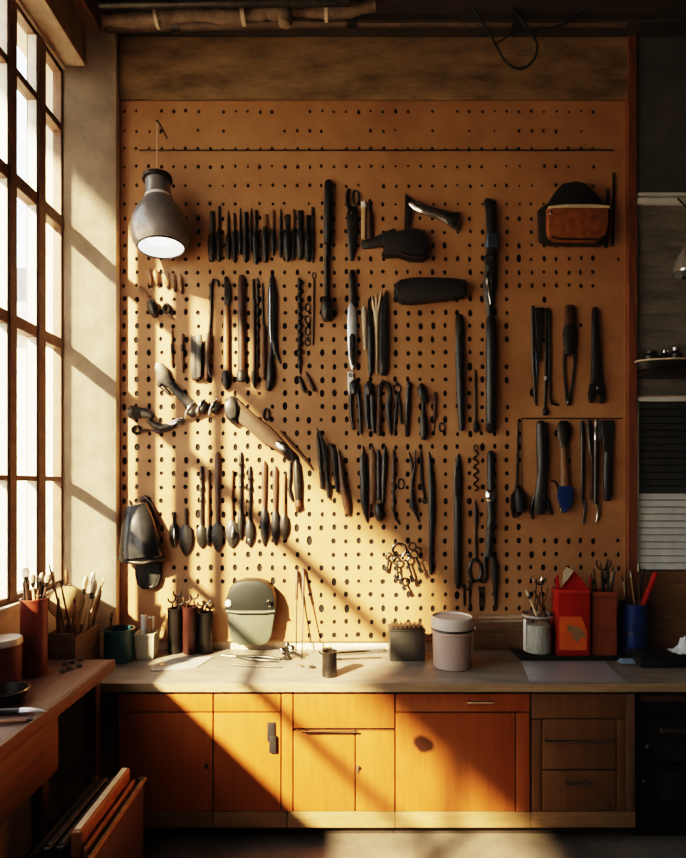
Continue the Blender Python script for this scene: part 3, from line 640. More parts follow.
tool('leaf_knife', 'large black leaf-shaped blade with a curved tail, end of the second row', 'knife', [
 ('blade', 'black', 'loft', [(272, 275.5, 1.5, 2), (272.3, 279, 5, 3), (272.4, 295, 9.5, 4), (272.4, 320, 9.5, 4.6), (273.2, 340, 8, 4), (276, 354, 5, 3.4), (281, 364, 1.5, 2)]),
 ('fuller', 'chrome', 'loft', [(270.6, 284, .8, 1, 3.4), (270.8, 296, 1.8, 1, 4), (270.8, 330, 1.6, 1, 4.2), (271.6, 344, .8, 1, 3.8)], {'under': 'blade'}),
 ('handle', 'dark', 'loft', [(272.2, 342, 4, 3), (271, 360, 5, 4), (271, 369, 7.4, 6), (271.2, 378, 8.6, 7), (269.6, 386, 7.4, 6), (268, 391, 4, 4)])])
tool('auger_bit', 'black auger with stacked beads down its length, near the chain links', 'drill bit', [
 ('bit', 'black', 'loft', [(299.6 + (.9 if i % 2 else -.4), 279 + i * 4.3, 5.5 if i % 2 else 3, 5 if i % 2 else 3) for i in range(20)]), ('spur', 'dark', 'loft', [(299.6, 360, 4, 4), (299.8, 368, 3, 3), (300, 375, 1, 1)])])
for i, y in enumerate((308, 320, 331.5, 342)):
    tool('chain_link', 'small loose dark ring link, %s from the top beside the beaded auger' % ORD[i], 'ring', [('link', 'dark', 'hoop', (307.6, y, 2.6, 4, 1.4))], 'ring links beside the auger')
tool('wire_probe', 'single thin dark wire with a looped eye beside the ratchet bar socket', 'wire', [('wire', 'dark', 'loft', [(314, 280, 1.3, 1.4), (313.6, 310, 1.5, 1.6), (313, 345, 1.3, 1.4)]), ('eye', 'dark', 'hoop', (314, 276, 1.8, 3, 1.1))])
for i, (x, y, dx, dy, lab) in enumerate(((299, 376, 6, 17, 'short dark dart leaning below the beaded auger'), (305.5, 372, 9, 20, 'longer brown-tipped dart leaning below the ring links'))):
    tool('trim_dart', lab, 'dart', [('body', 'brown' if i else 'dark', 'loft', [(x, y, 1, 1), (x + dx * .25, y + dy * .25, 3.6, 3), (x + dx * .8, y + dy * .8, 4.4, 4), (x + dx, y + dy, 2, 2)]), ('tip', 'steel', 'loft', [(x + dx * .85, y + dy * .85, 3, 3, 1.5), (x + dx * 1.02, y + dy * 1.02, 2, 2, 1.5)])], 'small darts below the auger')

# ---- middle: pale knife, bone tools ----------------------------------------------------------
tool('pocket_knife', 'slender knife with a broad pale blade and dark inlay in mid board', 'knife', [
 ('tang', 'dark', 'loft', [(352, 271, 4, 3), (352, 276, 6.4, 4), (353, 296, 7, 4), (353.6, 308, 8.4, 4)]),
 ('blade', 'blade', 'loft', [(352, 303, 3, 3, .5), (351.8, 308, 7.5, 4, .5), (352, 322, 10, 4.4, .5), (352.4, 345, 10, 4.4), (352.6, 362, 7, 4), (352.6, 370, 3, 3)]),
 ('inlay', 'dark', 'loft', [(352.4, 335, 3, 1.6, 4.2), (352.3, 338, 6.6, 1.8, 4.2), (352.4, 356, 6.4, 1.8, 4), (352.8, 366, 3, 1.6, 3.4)])])
tool('folding_rule', 'pale cream folding rule hanging below the slender knife', 'ruler', [('body', 'white', 'plate', [(347.6, 372), (353.4, 372), (354, 392), (349, 395), (347.4, 388)], {'th': 2.4}), ('hinge', 'steel', 'hoop', (350.6, 375.5, 1.6, 1.6, .8, .8, 12, 6, 2.4))])
tool('bone_folder', 'pale bone folder beside the broad pale knife', 'folder', [('body', 'bone', 'loft', [(363.4, 308, 2, 2), (363.8, 312, 5, 3), (364.4, 330, 4.6, 3), (365, 350, 3, 2)]), ('tip', 'white', 'loft', [(363.4, 306.5, 1.6, 1.8), (363.5, 311, 4, 2.6)])])
tool('mill_file', 'dark flat file hung point up beside the pale bone folder', 'file', [('blade', 'dark', 'loft', [(368.4, 299, .8, 1), (369.2, 312, 4, 3), (370.4, 330, 6, 3.4)], {'e': .7}), ('handle', 'black', 'loft', [(370.2, 328, 6, 5), (370.6, 345, 6.6, 5.4), (370.4, 370, 6, 5), (370.2, 376, 3.4, 3)])])
tool('clay_fork', 'pale forked wooden tool between the two dark files of mid board', 'fork', [
 ('stem', 'bone', 'loft', [(376, 312, 5.6, 3), (376.4, 326, 3.4, 3), (376.6, 350, 2.8, 2.6), (376.6, 374, 2, 2)]),
 ('tine', 'bone', 'loft', [(371.8, 296, 1, 1.4), (373, 304, 2.4, 2.2), (375, 314, 3.4, 2.6)]), ('tine', 'bone', 'loft', [(376, 294, 1, 1.4), (376.2, 304, 2.2, 2.2), (376.2, 314, 2.6, 2.6)]), ('tine', 'bone', 'loft', [(381, 292, 1, 1.4), (379.6, 302, 2.4, 2.2), (377.4, 314, 3.4, 2.6)])])
tool('cold_chisel', 'thick black cold chisel with an angled point in mid board', 'chisel', [('blade', 'black', 'plate', [(385.6, 290.5), (387, 298), (387.6, 312), (380.6, 312), (382, 302)], {'th': 4}), ('shank', 'black', 'loft', [(384, 310, 7, 5), (383.4, 330, 8.6, 6), (383.2, 360, 9, 6), (383, 374, 7.6, 5), (383, 376, 5, 4)], {'e': .7})])

# ---- pliers row ----------------------------------------------------------------------------------
def plier(x, y0, y1, label, wide, m='black', w_=4.6, spread=4.5):
    tool('pliers', label, 'pliers', [
     ('jaw', m, 'loft', [(x - 1, y0, 3, 3), (x, y0 + 3, wide, 5), (x, y0 + 8, wide * 1.05, 6), (x, y0 + 14, wide * .8, 5)]),
     ('handle', m, 'loft', [(x - wide * .28, y0 + 10, w_ * .9, 4.5), (x - spread * .7, y0 + 20, w_, 5), (x - spread * .55, y0 + 36, w_ * .9, 4.6), (x - spread * .2, y1 - 4, w_ * .6, 3.5)]),
     ('handle', m, 'loft', [(x + wide * .28, y0 + 10, w_ * .9, 4.5), (x + spread, y0 + 22, w_, 5), (x + spread * 1.15, y0 + 38, w_, 4.6), (x + spread * 1.3, y1, w_ * .6, 3.5)]),
     ('pivot', 'steel', 'loft', [(x, y0 + 9, 1, 1, 5), (x, y0 + 10, 3, 1.2, 5), (x, y0 + 12, 3, 1.2, 5), (x, y0 + 13, 1, 1, 5)])], 'pliers in the middle row')
plier(354, 380.5, 434, 'black pliers with one straight leg, first of the pliers row', 9.5, 'black', 3.8, 5)
plier(369, 382, 433, 'broad black pliers with a full body, second of the pliers row', 9, 'black', 6, 3.4)
tool('bow_calipers', 'bow-topped calipers with brown dark legs, third of the pliers row', 'calipers', [
 ('bow', 'black', 'loft', [(378.6, 398, 3.4, 4), (379.4, 387, 4.4, 5), (383, 382.6, 5.4, 5), (387.6, 384.6, 4.6, 5), (389.6, 393, 4, 4), (390.4, 402, 4, 4)]),
 ('leg', 'brown', 'loft', [(378.8, 396, 4, 4), (379, 410, 5, 5), (378.6, 428, 5.6, 5), (378.6, 436, 3.4, 4)]),
 ('leg', 'black', 'loft', [(389, 398, 5, 4), (388, 410, 6.6, 5), (389.6, 424, 4.4, 4), (391, 435, 2, 3)])])
tool('wire_snips', 'small wire snips with an open spring loop, fourth of the pliers row', 'snips', [
 ('loop', 'dark', 'hoop', (396.6, 389.5, 3.6, 4.6, 1.8)), ('jaw', 'dark', 'loft', [(396, 381.5, 1.6, 2), (396.4, 386, 4, 3)]),
 ('leg', 'dark', 'loft', [(397, 395, 3, 3), (396, 408, 3, 3), (394.4, 424, 2.4, 2.4), (394, 434, 1.6, 2)]), ('leg', 'dark', 'loft', [(397.8, 395, 3, 3), (400, 408, 3.2, 3), (401.6, 424, 2.6, 2.6)])])
tool('nail_punch', 'straight black nail punch with a knob top, fifth of the pliers row', 'punch', [
 ('head', 'black', 'loft', [(408.6, 382, 2.6, 3), (408.8, 384.5, 5.4, 5), (408.4, 389, 4, 4)]), ('shaft', 'dark', 'loft', [(408.2, 387, 4.4, 4), (407.4, 402, 5.4, 5), (406.8, 424, 4.4, 4), (406.4, 437, 3, 3)])])
tool('tack_hammer', 'small black tack hammer with a slanting head, last of the pliers row', 'hammer', [
 ('head', 'black', 'loft', [(421, 384, 3, 4), (420.6, 388, 6.6, 6), (421.5, 394, 8.8, 7), (424.6, 400, 7, 6), (427.6, 402, 3, 4)]),
 ('shaft', 'dark', 'loft', [(422.4, 396, 3.8, 4), (422.6, 418, 3.6, 4)]), ('grip', 'black', 'loft', [(422.6, 414, 5, 5), (423, 422, 7.6, 6), (423.4, 434, 8.4, 7), (423.4, 440, 5, 5)])])
tool('brown_bradawl', 'thin brown bradawl with a dark point, between tack hammer and gouge', 'awl', [('handle', 'brown', 'loft', [(434.6, 392, 2, 2), (434.6, 400, 3.6, 3.6), (434.4, 414, 3.6, 3.6), (434.2, 420, 2, 2)]), ('point', 'dark', 'loft', [(434.2, 418, 1.6, 1.6), (434, 432, .7, .8)])])
tool('washer', 'small dark washer ring hanging below the brown bradawl', 'washer', [('ring', 'dark', 'hoop', (441.4, 427.4, 2.8, 4.2, 1.8))])

# ---- lower middle cluster -----------------------------------------------------------------------------
for (pts, m_, lab) in (
 ([(317, 432, 1, 1.4), (318.4, 440, 4, 3), (320, 458, 4.6, 3.4), (321, 476, 2.6, 2.6)], 'steel', 'bright narrow skew chisel leaning first in the slanting group'),
 ([(316.6, 428, .8, 1, 5), (321, 436, 3, 2.6, 5), (325.4, 452, 6, 4, 1), (327, 476, 4.4, 3.6, 1), (327.4, 486, 2, 2, 1)], 'black', 'black skew chisel leaning second in the slanting group'),
 ([(329, 444, 3, 3), (333.4, 450, 6, 5), (335.4, 466, 6.6, 5), (336, 480, 4.4, 4)], 'dark', 'wide dark skew chisel leaning third in the slanting group')):
    tool('skew_chisel', lab, 'chisel', [('blade', m_, 'loft', pts, {'e': .8}), ('collar', 'dark', 'loft', [(pts[-1][0], pts[-1][1] - 4, 4, 4, 1), (pts[-1][0] + .6, pts[-1][1] + 2, 4.4, 4, 1), (pts[-1][0] + 1, pts[-1][1] + 12, 2.6, 2.6, 1)])], 'slanting skew chisels')
tool('carving_mallet_stick', 'reddish brown slanting stick next to the dark skew chisels', 'stick', [('shaft', 'brown', 'loft', [(338.6, 452, 3, 3), (340.4, 462, 5, 5), (343, 482, 7.4, 6), (346.4, 504, 8, 6), (348, 514, 5, 4)]), ('tip', 'pale', 'loft', [(337.8, 448, 1.6, 1.6), (339, 455, 3.4, 3)])])
tool('wide_firmer_chisel', 'wide black firmer chisel with a pointed foot in the lower middle', 'chisel', [('blade', 'dark', 'loft', [(363, 446, 1, 1.4), (363.4, 452, 2.4, 2.4), (363.6, 457, 7.6, 3.4), (363.8, 480, 8.4, 4)], {'e': .7}), ('handle', 'black', 'loft', [(363.8, 476, 8.4, 6), (364, 500, 8, 6), (365, 512, 5, 5), (367, 522, 1.5, 2)])])
tool('brown_rasp', 'wide brown rasp between the black firmer chisel and bulb-ended rod', 'rasp', [('blade', 'wood', 'loft', [(371.8, 446, 1.2, 1.4), (372.4, 456, 6, 3), (372.6, 480, 7, 3.4), (371.6, 504, 5, 3)], {'e': .7}), ('tang', 'dark', 'loft', [(371.6, 500, 3, 3), (371, 512, 1, 1)])])
tool('bulb_rod', 'pale grey rod ending in a round black bulb in the lower middle', 'rod', [('shaft', 'grey', 'loft', [(377.6, 450, 2.6, 2.6), (378, 458, 4, 4), (378.4, 500, 4.2, 4)]), ('bulb', 'black', 'loft', [(378.4, 503, 5, 5), (378.8, 508, 9.6, 8), (379, 516, 9.4, 8), (379, 520.5, 5, 5)])])
tool('tapered_drift', 'tapered dark drift with a broken pale side, right after the bulb rod', 'drift', [('shaft', 'dark', 'loft', [(385, 446, 1.2, 1.4), (384.6, 456, 5.4, 4), (383.6, 480, 5.4, 4), (383, 502, 3.4, 3.4)]), ('tip', 'steel', 'loft', [(383, 500, 2.4, 2.4), (382.8, 512, .8, 1)])])
tool('twisted_gimlet', 'twisted gimlet with a curved foot pointing towards the key ring', 'gimlet', [('handle', 'brown', 'loft', [(393.4, 450, 2, 2), (393.4, 464, 4.4, 4), (393, 478, 4.6, 4)]), ('spiral', 'dark', 'loft', [(393 + (.9 if i % 2 else -.7), 476 + i * 4, 2.8, 2.8) for i in range(10)] + [(395.4, 518, 2.6, 2.6), (399.6, 525, 1.2, 1.4)])])
tool('brass_eye', 'oval dark eye ring hanging beside the twisted gimlet', 'ring', [('ring', 'dark', 'hoop', (400.4, 484, 3, 5, 1.6))])
tool('spring_dividers', 'spring dividers with crossed thin legs in the lower middle', 'dividers', [
 ('leg', 'dark', 'loft', [(408.6, 452, 1.2, 1.4), (411.6, 464, 2.4, 2.4), (413, 480, 2.6, 2.6), (410.6, 498, 2.4, 2.4), (409.6, 508, 1, 1)]),
 ('leg', 'dark', 'loft', [(415.4, 450, 1.2, 1.4, 1.5), (414.6, 464, 2.4, 2.4, 1.5), (411.4, 482, 2.6, 2.6, 1.5), (412, 500, 5, 4, 1), (414, 512, 1.6, 2)]), ('foot', 'black', 'loft', [(411, 498, 3, 3, 1), (412.6, 506, 7, 5, 1), (415.6, 514, 3, 3), (419, 522, 1.4, 1.6)])])
tool('bent_hook', 'thin curved black hook hanging next to the long black knife', 'hook', [('wire', 'black', 'loft', [(420.6, 449, 1.4, 1.6), (420.8, 462, 2.8, 2.6), (421.4, 480, 3, 2.8), (424, 494, 2.4, 2.4), (425.2, 502, 1.2, 1.4)]), ('eye', 'dark', 'hoop', (424.6, 500, 2, 3.4, 1.2))])
tool('boning_knife', 'long curved black knife hanging alone in the lower middle', 'knife', [
 ('blade', 'black', 'loft', [(428.6, 452, 1, 1.4), (430, 462, 4, 3), (431.4, 485, 6.4, 4), (431.6, 510, 7, 4), (431.4, 527, 6, 4)]), ('handle', 'black', 'loft', [(431.2, 522, 6.4, 5), (431, 530, 5, 4.6), (430.8, 556, 4, 4), (430.6, 570, 4.4, 4), (430.4, 574, 2, 2)])])

# ---- bunch of keys ----------------------------------------------------------------------------------------
rnd = random.Random(11)
hub = tool('key_ring', 'steel ring of the key bunch hanging below the spring dividers', 'ring', [('ring', 'steel', 'hoop', (399, 549, 7, 6, 1.8, 1.8, 22, 6))])
KD = ['short dark key under the ring, window side', 'dark key with a round bow in the bunch middle', 'pale long key with a bright curve in the bunch', 'dark stubby key on the far side of the bunch', 'dark key hanging lowest in the bunch', 'small brown key at the bunch top']
for i, (x, y, a, L_) in enumerate(((389, 556, 100, 15), (396, 560, 84, 20), (405, 556, 72, 26), (413, 553, 64, 20), (397, 574, 60, 16), (411, 545, 15, 10))):
    ca, sa = math.cos(math.radians(a)), math.sin(math.radians(a)); so_ = 2.6 + i * 1.7
    m_ = 'chrome' if i == 2 else ('brown' if i == 5 else 'dark')
    tool('key', KD[i], 'key', [('bow', m_, 'hoop', (x, y, 3.4, 3.6, 2, 1.6, 16, 6, so_)), ('shank', m_, 'loft', [(x + ca * 3.6, y + sa * 3.6, 2.4, 1.6, so_), (x + ca * L_ * .8, y + sa * L_ * .8, 2.2, 1.6, so_), (x + ca * L_, y + sa * L_, 2.6, 1.6, so_)]),
      ('bit', m_, 'plate', [(x + ca * L_ * .7, y + sa * L_ * .7), (x + ca * L_, y + sa * L_), (x + ca * L_ - sa * 3, y + sa * L_ + ca * 3), (x + ca * L_ * .72 - sa * 2.6, y + sa * L_ * .72 + ca * 2.6)], {'th': 1.4, 'so': so_, 'bev': .2})], 'keys of the bunch')

# ---- window side, upper ---------------------------------------------------------------------------------
for i, (x, y0, y1, w_) in enumerate(((150.6, 270, 286, 5), (157, 270.5, 285, 5.6), (167, 272, 287, 7.4), (174, 274, 290, 6), (181, 275, 292, 5.4))):
    tool('stub_gouge', 'stubby brown-handled gouge under the lamp, %s from the window' % ORD[i], 'gouge', [
     ('handle', 'wood' if i % 2 else 'saddle', 'loft', [(x - 1, y0, w_ * .5, 3), (x - .6, y0 + 4, w_, 5), (x + .6, y1 - 4, w_ * .95, 5), (x + 1, y1, w_ * .5, 3)]), ('tip', 'dark', 'loft', [(x + .8, y1 - 2, w_ * .6, 3), (x + 1.4, y1 + 2, w_ * .4, 2)])], 'stubby gouges under the lamp')
tool('tap_knob', 'round dark knob with a brown shank, larger of two under the stub gouges', 'knob', [('cap', 'dark', 'loft', [(152, 300, 2, 4), (152.6, 302.5, 9, 8), (154.6, 310, 11, 9), (155.6, 316, 7, 7), (156, 318, 3, 4)]), ('shank', 'wood', 'loft', [(140, 288, 4, 4), (143, 292, 5, 5), (149, 299, 5, 5), (153, 304, 4, 4)])])
tool('tap_knob', 'small dark ring knob, smaller of two under the stub gouges', 'knob', [('cap', 'dark', 'hoop', (167.6, 309.4, 3.4, 4.4, 3, 4)), ('shank', 'brown', 'loft', [(168, 313, 3, 3), (171, 317, 3.4, 3), (174, 319, 2, 2)])])
tool('adjustable_wrench', 'grey adjustable wrench slanting across the sunlit side of the board', 'wrench', [
 ('jaw', 'dark', 'plate', [(156, 368), (158, 364), (163, 363.5), (168, 368), (171, 377), (174, 384), (169, 388), (163, 384), (160, 388), (158, 386), (159, 381), (157, 375)], {'th': 5}),
 ('handle', 'grey', 'loft', [(168, 380, 9, 5), (174, 388, 8.6, 5), (181, 395, 9, 5), (188, 402, 11, 5), (193, 407, 9, 4)]), ('screw', 'steel', 'loft', [(162, 386, 3, 3), (166, 390, 5, 4), (170, 394, 3, 3)])])
for i, (x, y, rx) in enumerate(((192.6, 411, 5.4), (203.6, 407.6, 4.8), (215.8, 408, 4.8))):
    lab = ('large tilted socket cup at the foot of the grey wrench', 'tilted socket cup, middle one of three in a slanting line', 'tilted socket cup next to the big steel scoop')[i]
    tool('socket_cup', lab, 'socket', [('cup', 'black', 'loft', [(x + 2.4, y - 6, 4, 4, 1), (x + 1.6, y - 3.6, rx * 1.7, 7), (x - .4, y + 3, rx * 1.9, 8), (x - 1.6, y + 6, rx * 1.2, 6)]), ('rim', 'chrome', 'loft', [(x - rx - 1, y + 8.5, 3, 4, 1), (x - rx * .5 - 1, y + 2, 3.4, 4, 5), (x - .6, y - 4, 3.2, 4, 5), (x + 3, y - 8, 2.6, 3, 3)])], 'socket cups below the wrench')
tool('trowel_scoop', 'steel scoop with a broad brown body and sheath slanting down the sunlit board', 'scoop', [
 ('sheath', 'sheath', 'plate', [(237, 398), (243, 404), (255, 415), (270, 426), (283, 440), (292, 452), (289, 458), (282, 455), (276, 450), (262, 442), (249, 430), (240, 423), (236, 412)], {'th': 7, 'bev': 2.5}),  # brown slab forms the scoop's body and its diagonal shadow as one
 ('scoop', 'dark', 'loft', [(233.6, 396.6, 5, 4), (233.4, 399.6, 13, 8), (233.6, 410, 17.4, 11), (234.6, 418, 14.6, 9), (235.8, 424, 6, 6)]), ('mouth', 'grey', 'loft', [(233, 400, 3, 1.6, 8), (232.4, 404, 9.6, 1.8, 9.6), (233, 412, 11.4, 1.8, 10), (234.4, 419, 6, 1.8, 8.6)], {'under': 'scoop'}),
 ('tip', 'chrome', 'loft', [(277.6, 443.6, 6, 4, 5), (283, 446.6, 9, 6, 5), (288.6, 453, 10, 6, 4), (291.8, 461, 6, 5, 2)])])
tool('brown_strap', 'thin dark brown strap curling down from the steel scoop sheath', 'strap', [('band', 'brown', 'loft', [(281, 431, 2, 2), (289, 441, 3, 2.4), (298, 451, 3.4, 2.6), (307, 461, 3.4, 2.6), (312.6, 469, 2, 2)]), ('eyelet', 'dark', 'hoop', (266.4, 414.4, 2.6, 5.4, 2.2))])
tool('spokeshave', 'grey round-nosed spokeshave with a dark grip close to the corner', 'plane', [
 ('nose', 'grey', 'loft', [(128.6, 412.6, 8, 5), (132, 412.8, 13, 8), (137, 413, 13.6, 8), (143, 413, 10, 6)]), ('body', 'steel', 'loft', [(140, 413, 10.4, 6), (148, 413.6, 10, 6), (153.6, 417, 6, 5)]), ('button', 'dark', 'loft', [(132, 412, 1, 1.4, 8), (133.4, 412, 6, 1.6, 8), (136.4, 412, 6, 1.6, 8), (137.8, 412, 1, 1.4, 8)])])
tool('cutting_nippers', 'dark nippers with bright jaw tips lying level below the spokeshave', 'pliers', [
 ('jaw', 'chrome', 'loft', [(169, 425, 4, 4), (175, 423.6, 7, 5), (181, 421.6, 8, 5), (184, 419, 3, 3)]), ('handle', 'dark', 'loft', [(148, 419, 3, 3), (153, 424, 6, 5), (162, 428, 8, 6), (171, 426.6, 6, 5)]), ('handle', 'black', 'loft', [(152, 430, 2.4, 2.6), (158, 431.6, 4, 4), (168, 430, 4, 4), (176, 426, 3, 3)])])
tool('eye_bolt', 'round dark eye bolt below the grey spokeshave', 'bolt', [('eye', 'dark', 'hoop', (137, 430, 4, 3.6, 2.6, 3)), ('shank', 'brown', 'loft', [(141, 431, 3, 3), (148, 430.6, 3, 3), (150, 430.6, 2, 2)])])

# ---- spade row at the lower window side -------------------------------------------------------------------
tool('dust_scoop', 'large shiny black scoop with a pale gleam low beside the corner', 'scoop', [
 ('scoop', 'gloss', 'loft', [(138, 503, 18, 8), (139, 505, 23, 14), (141.6, 520, 31, 20), (144.6, 542, 39, 24), (146, 555, 43, 24), (146.4, 558.6, 43, 20)], {'n': 20, 'e': .8}),
 ('lip', 'dark', 'loft', [(124, 555.6, 4, 5, 12), (134, 559, 4, 6, 16), (150, 560.4, 4, 6, 16), (168, 557, 4, 5, 12)]),
 ('crest', 'brown', 'plate', [(128, 509), (130, 500), (133, 508), (139, 505), (141, 497), (146, 495), (152, 501), (158, 514), (162, 528), (150, 520)], {'th': 3, 'bev': .5})], )
tool('blade_guard', 'plain dark pouch with a rounded foot below the shiny black scoop', 'pouch', [('body', 'rubber', 'plate', [(136, 561.5), (162.5, 561.5), (162, 576), (159.6, 584), (154, 588.6), (144, 588.6), (138.4, 584), (136.2, 574)], {'th': 5, 'bev': 2}), ('stitching', 'dark', 'loft', [(139, 565, .8, 1, 4.6), (139.4, 576, .8, 1, 4.6), (144.6, 585.6, .8, 1, 4.6), (154, 585.6, .8, 1, 4.6), (159, 576, .8, 1, 4.6), (159.6, 565, .8, 1, 4.6)])])
SP = [ # x, top of shaft, head top, head bottom, head w, head material, shaft material
 (174.4, 512, 523, 548, 10, 'steel', 'dark'), (186.4, 508, 524, 556, 14, 'black', 'dark'), (202, 466, 525, 548, 11, 'dark', 'dark'), (209, 470, 526, 546, 5, 'black', 'wood'), (218, 452, 522, 552, 12, 'black', 'brown'),
 (232.4, 470, 520, 548, 13, 'grey', 'wood'), (241, 452, 510, 540, 6, 'dark', 'dark'), (250, 466, 520, 547, 9, 'black', 'dark'), (264.4, 461, 508, 546, 8, 'black', 'brown'), (275.4, 466, 510, 545, 8, 'black', 'brown'), (284.4, 474, 514, 540, 9, 'dark', 'wood')]
SL = ['silver-edged narrow spade with a short stem, next to the shiny black scoop', 'broad black spade with a short stem, second after the shiny scoop', 'dark blunt spade on a long beaded stem, third of the spade row', 'slim black spade tucked behind the blunt one', 'wide black spade on the thickest brown stem',
 'leaf-shaped grey spade with a bright face in the spade row', 'slim dark spade on a tall thin stem after the grey leaf', 'stubby black spade with a bright dot in the spade row', 'black spade with a tall brown stem, third from the row end', 'black spade with a tall brown stem, second from the row end', 'short brown-stemmed spade, last of the spade row']
for (x, y0, yh, y1, w_, hm, sm), lab in zip(SP, SL):
    d = (y1 - yh)
    parts = [('stem', sm, 'loft', [(x, y0, 2, 2), (x, y0 + 4, 3.4 if sm != 'brown' else 5.4, 3), (x, (y0 + yh) / 2, 2.4 if sm != 'brown' else 5, 3), (x, yh + 5, 3, 3)]),
      ('head', hm, 'loft', [(x, yh, 3, 3), (x, yh + d * .12, w_ * .8, 4), (x, yh + d * .4, w_, 5), (x, yh + d * .7, w_ * .85, 4.4), (x, yh + d * .9, w_ * .45, 3), (x, y1, 1.2, 2)])]
    if hm in ('grey', 'steel'): parts.append(('bright_face', 'chrome', 'loft', [(x + w_ * .1, yh + d * .2, 1, 1, 3.6), (x + w_ * .16, yh + d * .45, w_ * .4, 1.2, 4.4), (x + w_ * .1, yh + d * .85, 1, 1, 2.6)], {'under': 'head'}))
    if w_ == 9 and hm == 'black': parts.append(('rivet', 'chrome', 'loft', [(x, y1 - 9, 1, 1, 3), (x, y1 - 8, 3, 1.6, 3), (x, y1 - 6, 3, 1.6, 3), (x, y1 - 5, 1, 1, 3)], {'under': 'head'}))
    if sm == 'dark' and y0 < 475: parts.append(('bead', 'dark', 'loft', [(x, y0 + 8, 2, 2), (x, y0 + 12, 4.6, 4.4), (x, y0 + 16, 2.4, 2.4), (x, y0 + 22, 4.4, 4.2), (x, y0 + 27, 2.4, 2.4), (x, y0 + 34, 4, 4), (x, y0 + 38, 2, 2)], {'under': 'stem'}))
    tool('spade_tool', lab, 'spade', parts, 'small spades in the lower row')
tool('deep_gouge', 'tall dark gouge with a hooked foot, right of the spade row', 'gouge', [('shaft', 'dark', 'loft', [(296, 458, 3, 3), (296.6, 464, 6, 5), (297.6, 482, 7.6, 6), (298.4, 500, 6, 5), (298.6, 508, 3, 3)]), ('collar', 'brown', 'loft', [(298.4, 500, 5, 5), (298.4, 506, 7, 6), (297.6, 511, 3, 3)])])
tool('thin_driver', 'thin pale-edged driver with a hooked foot between scoop tip and deep gouge', 'screwdriver', [('shaft', 'steel', 'loft', [(290.4, 462, 2.4, 2.4), (290, 478, 3, 3), (289, 490, 2.2, 2.2)]), ('tip', 'dark', 'loft', [(289, 488, 3, 3), (291, 496, 3.4, 3), (292.6, 501, 2, 2)])])

# ---- lower tools beside the paint bucket ----------------------------------------------------------------------
tool('dagger_knife', 'tall dark dagger with a long steel point, below the oval-mouthed gouge', 'knife', [
 ('blade', 'dark', 'loft', [(458.6, 453.5, 1, 1.2), (458, 460, 5, 3), (457.6, 478, 9.4, 4), (457.4, 496, 8.6, 4), (457, 503, 6.4, 4)]), ('handle', 'black', 'loft', [(457, 500, 7, 6), (457, 520, 7.6, 6), (457, 560, 7.4, 6), (457, 580, 7.6, 6), (457, 588, 4, 4)]), ('gleam_bevel', 'grey', 'loft', [(455.6, 466, .8, .8, 3), (454.6, 480, 2, 1, 3.4), (454.6, 494, 1.6, 1, 3.4)], {'under': 'blade'})])
tool('jointed_bar', 'jointed bar with a black upper grip and ringed steel shaft, beside dagger', 'bar', [
 ('handle', 'black', 'loft', [(490, 451, 4, 4), (490, 454, 7, 6), (490, 475, 7.4, 6), (490, 492, 6.6, 6)]), ('ring', 'chrome', 'loft', [(489, 490, 7, 6), (489, 493, 9.6, 8), (489, 499, 9.6, 8), (489, 501, 8, 7)]),
 ('shaft', 'grey', 'loft', [(489.4, 499, 7.6, 6), (490.6, 515, 7.6, 6), (489, 535, 8, 6), (488.4, 556, 7, 5)]), ('wrap', 'dark', 'loft', [(489.8, 520, 8, 7), (489.6, 525, 9, 8), (489.4, 530, 8, 7)]), ('jaw', 'dark', 'loft', [(486, 552, 4, 4), (484.4, 560, 5, 4), (485.6, 575, 4, 4), (483.6, 583, 2, 2)]), ('jaw', 'black', 'loft', [(491, 552, 5, 4), (494, 565, 7, 5), (494.4, 580, 6, 5), (494.8, 600, 3, 3), (495, 610, 1.6, 2)])])
tool('ring_pliers', 'small looped pliers with pointed legs between dagger and jointed bar', 'pliers', [
 ('loop', 'dark', 'hoop', (474.6, 570, 6, 11, 3, 3)), ('handle', 'dark', 'loft', [(475.4, 528, 1.2, 1.4), (475.6, 540, 2.6, 2.4), (475.6, 556, 2.4, 2.4), (475, 562, 3.4, 3)]), ('spike', 'black', 'loft', [(475, 500, 1, 1), (475.6, 512, 4, 3), (475.8, 522, 3.4, 3), (475.8, 530, 1.4, 1.4)]),
 ('leg', 'dark', 'loft', [(471, 580, 3, 3), (468.6, 588, 2.4, 2.4), (465.6, 590, 1.4, 1.6)])])
for i, (x, y0, y1) in enumerate(((463.6, 586, 606), (469, 590, 608), (479.4, 588, 608), (482.6, 588, 608))):
    tool('panel_pin', 'thin dark pin below the looped pliers, %s from the dagger' % ORD[i], 'pin', [('shaft', 'dark', 'loft', [(x, y0, 1.8, 1.8), (x + .4, y1 - 4, 1.6, 1.6), (x + .6, y1, .8, .8)]), ('head', 'dark', 'loft', [(x, y0 - 1.6, 2, 2), (x, y0 - .6, 3.4, 3), (x, y0 + 1, 2, 2)])], 'thin pins below the looped pliers')
tool('grey_spring', 'coiled dark spring hanging between pin rod and jointed bar', 'spring', [('coil', 'dark', 'loft', [(475.4 + 2.4 * math.sin(i * 1.25), 452 + i * 1.7, 1.6, 2 + 1.2 * math.cos(i * 1.25)) for i in range(24)]), ('end_loop', 'steel', 'hoop', (475.4, 448, 2, 3, 1))])
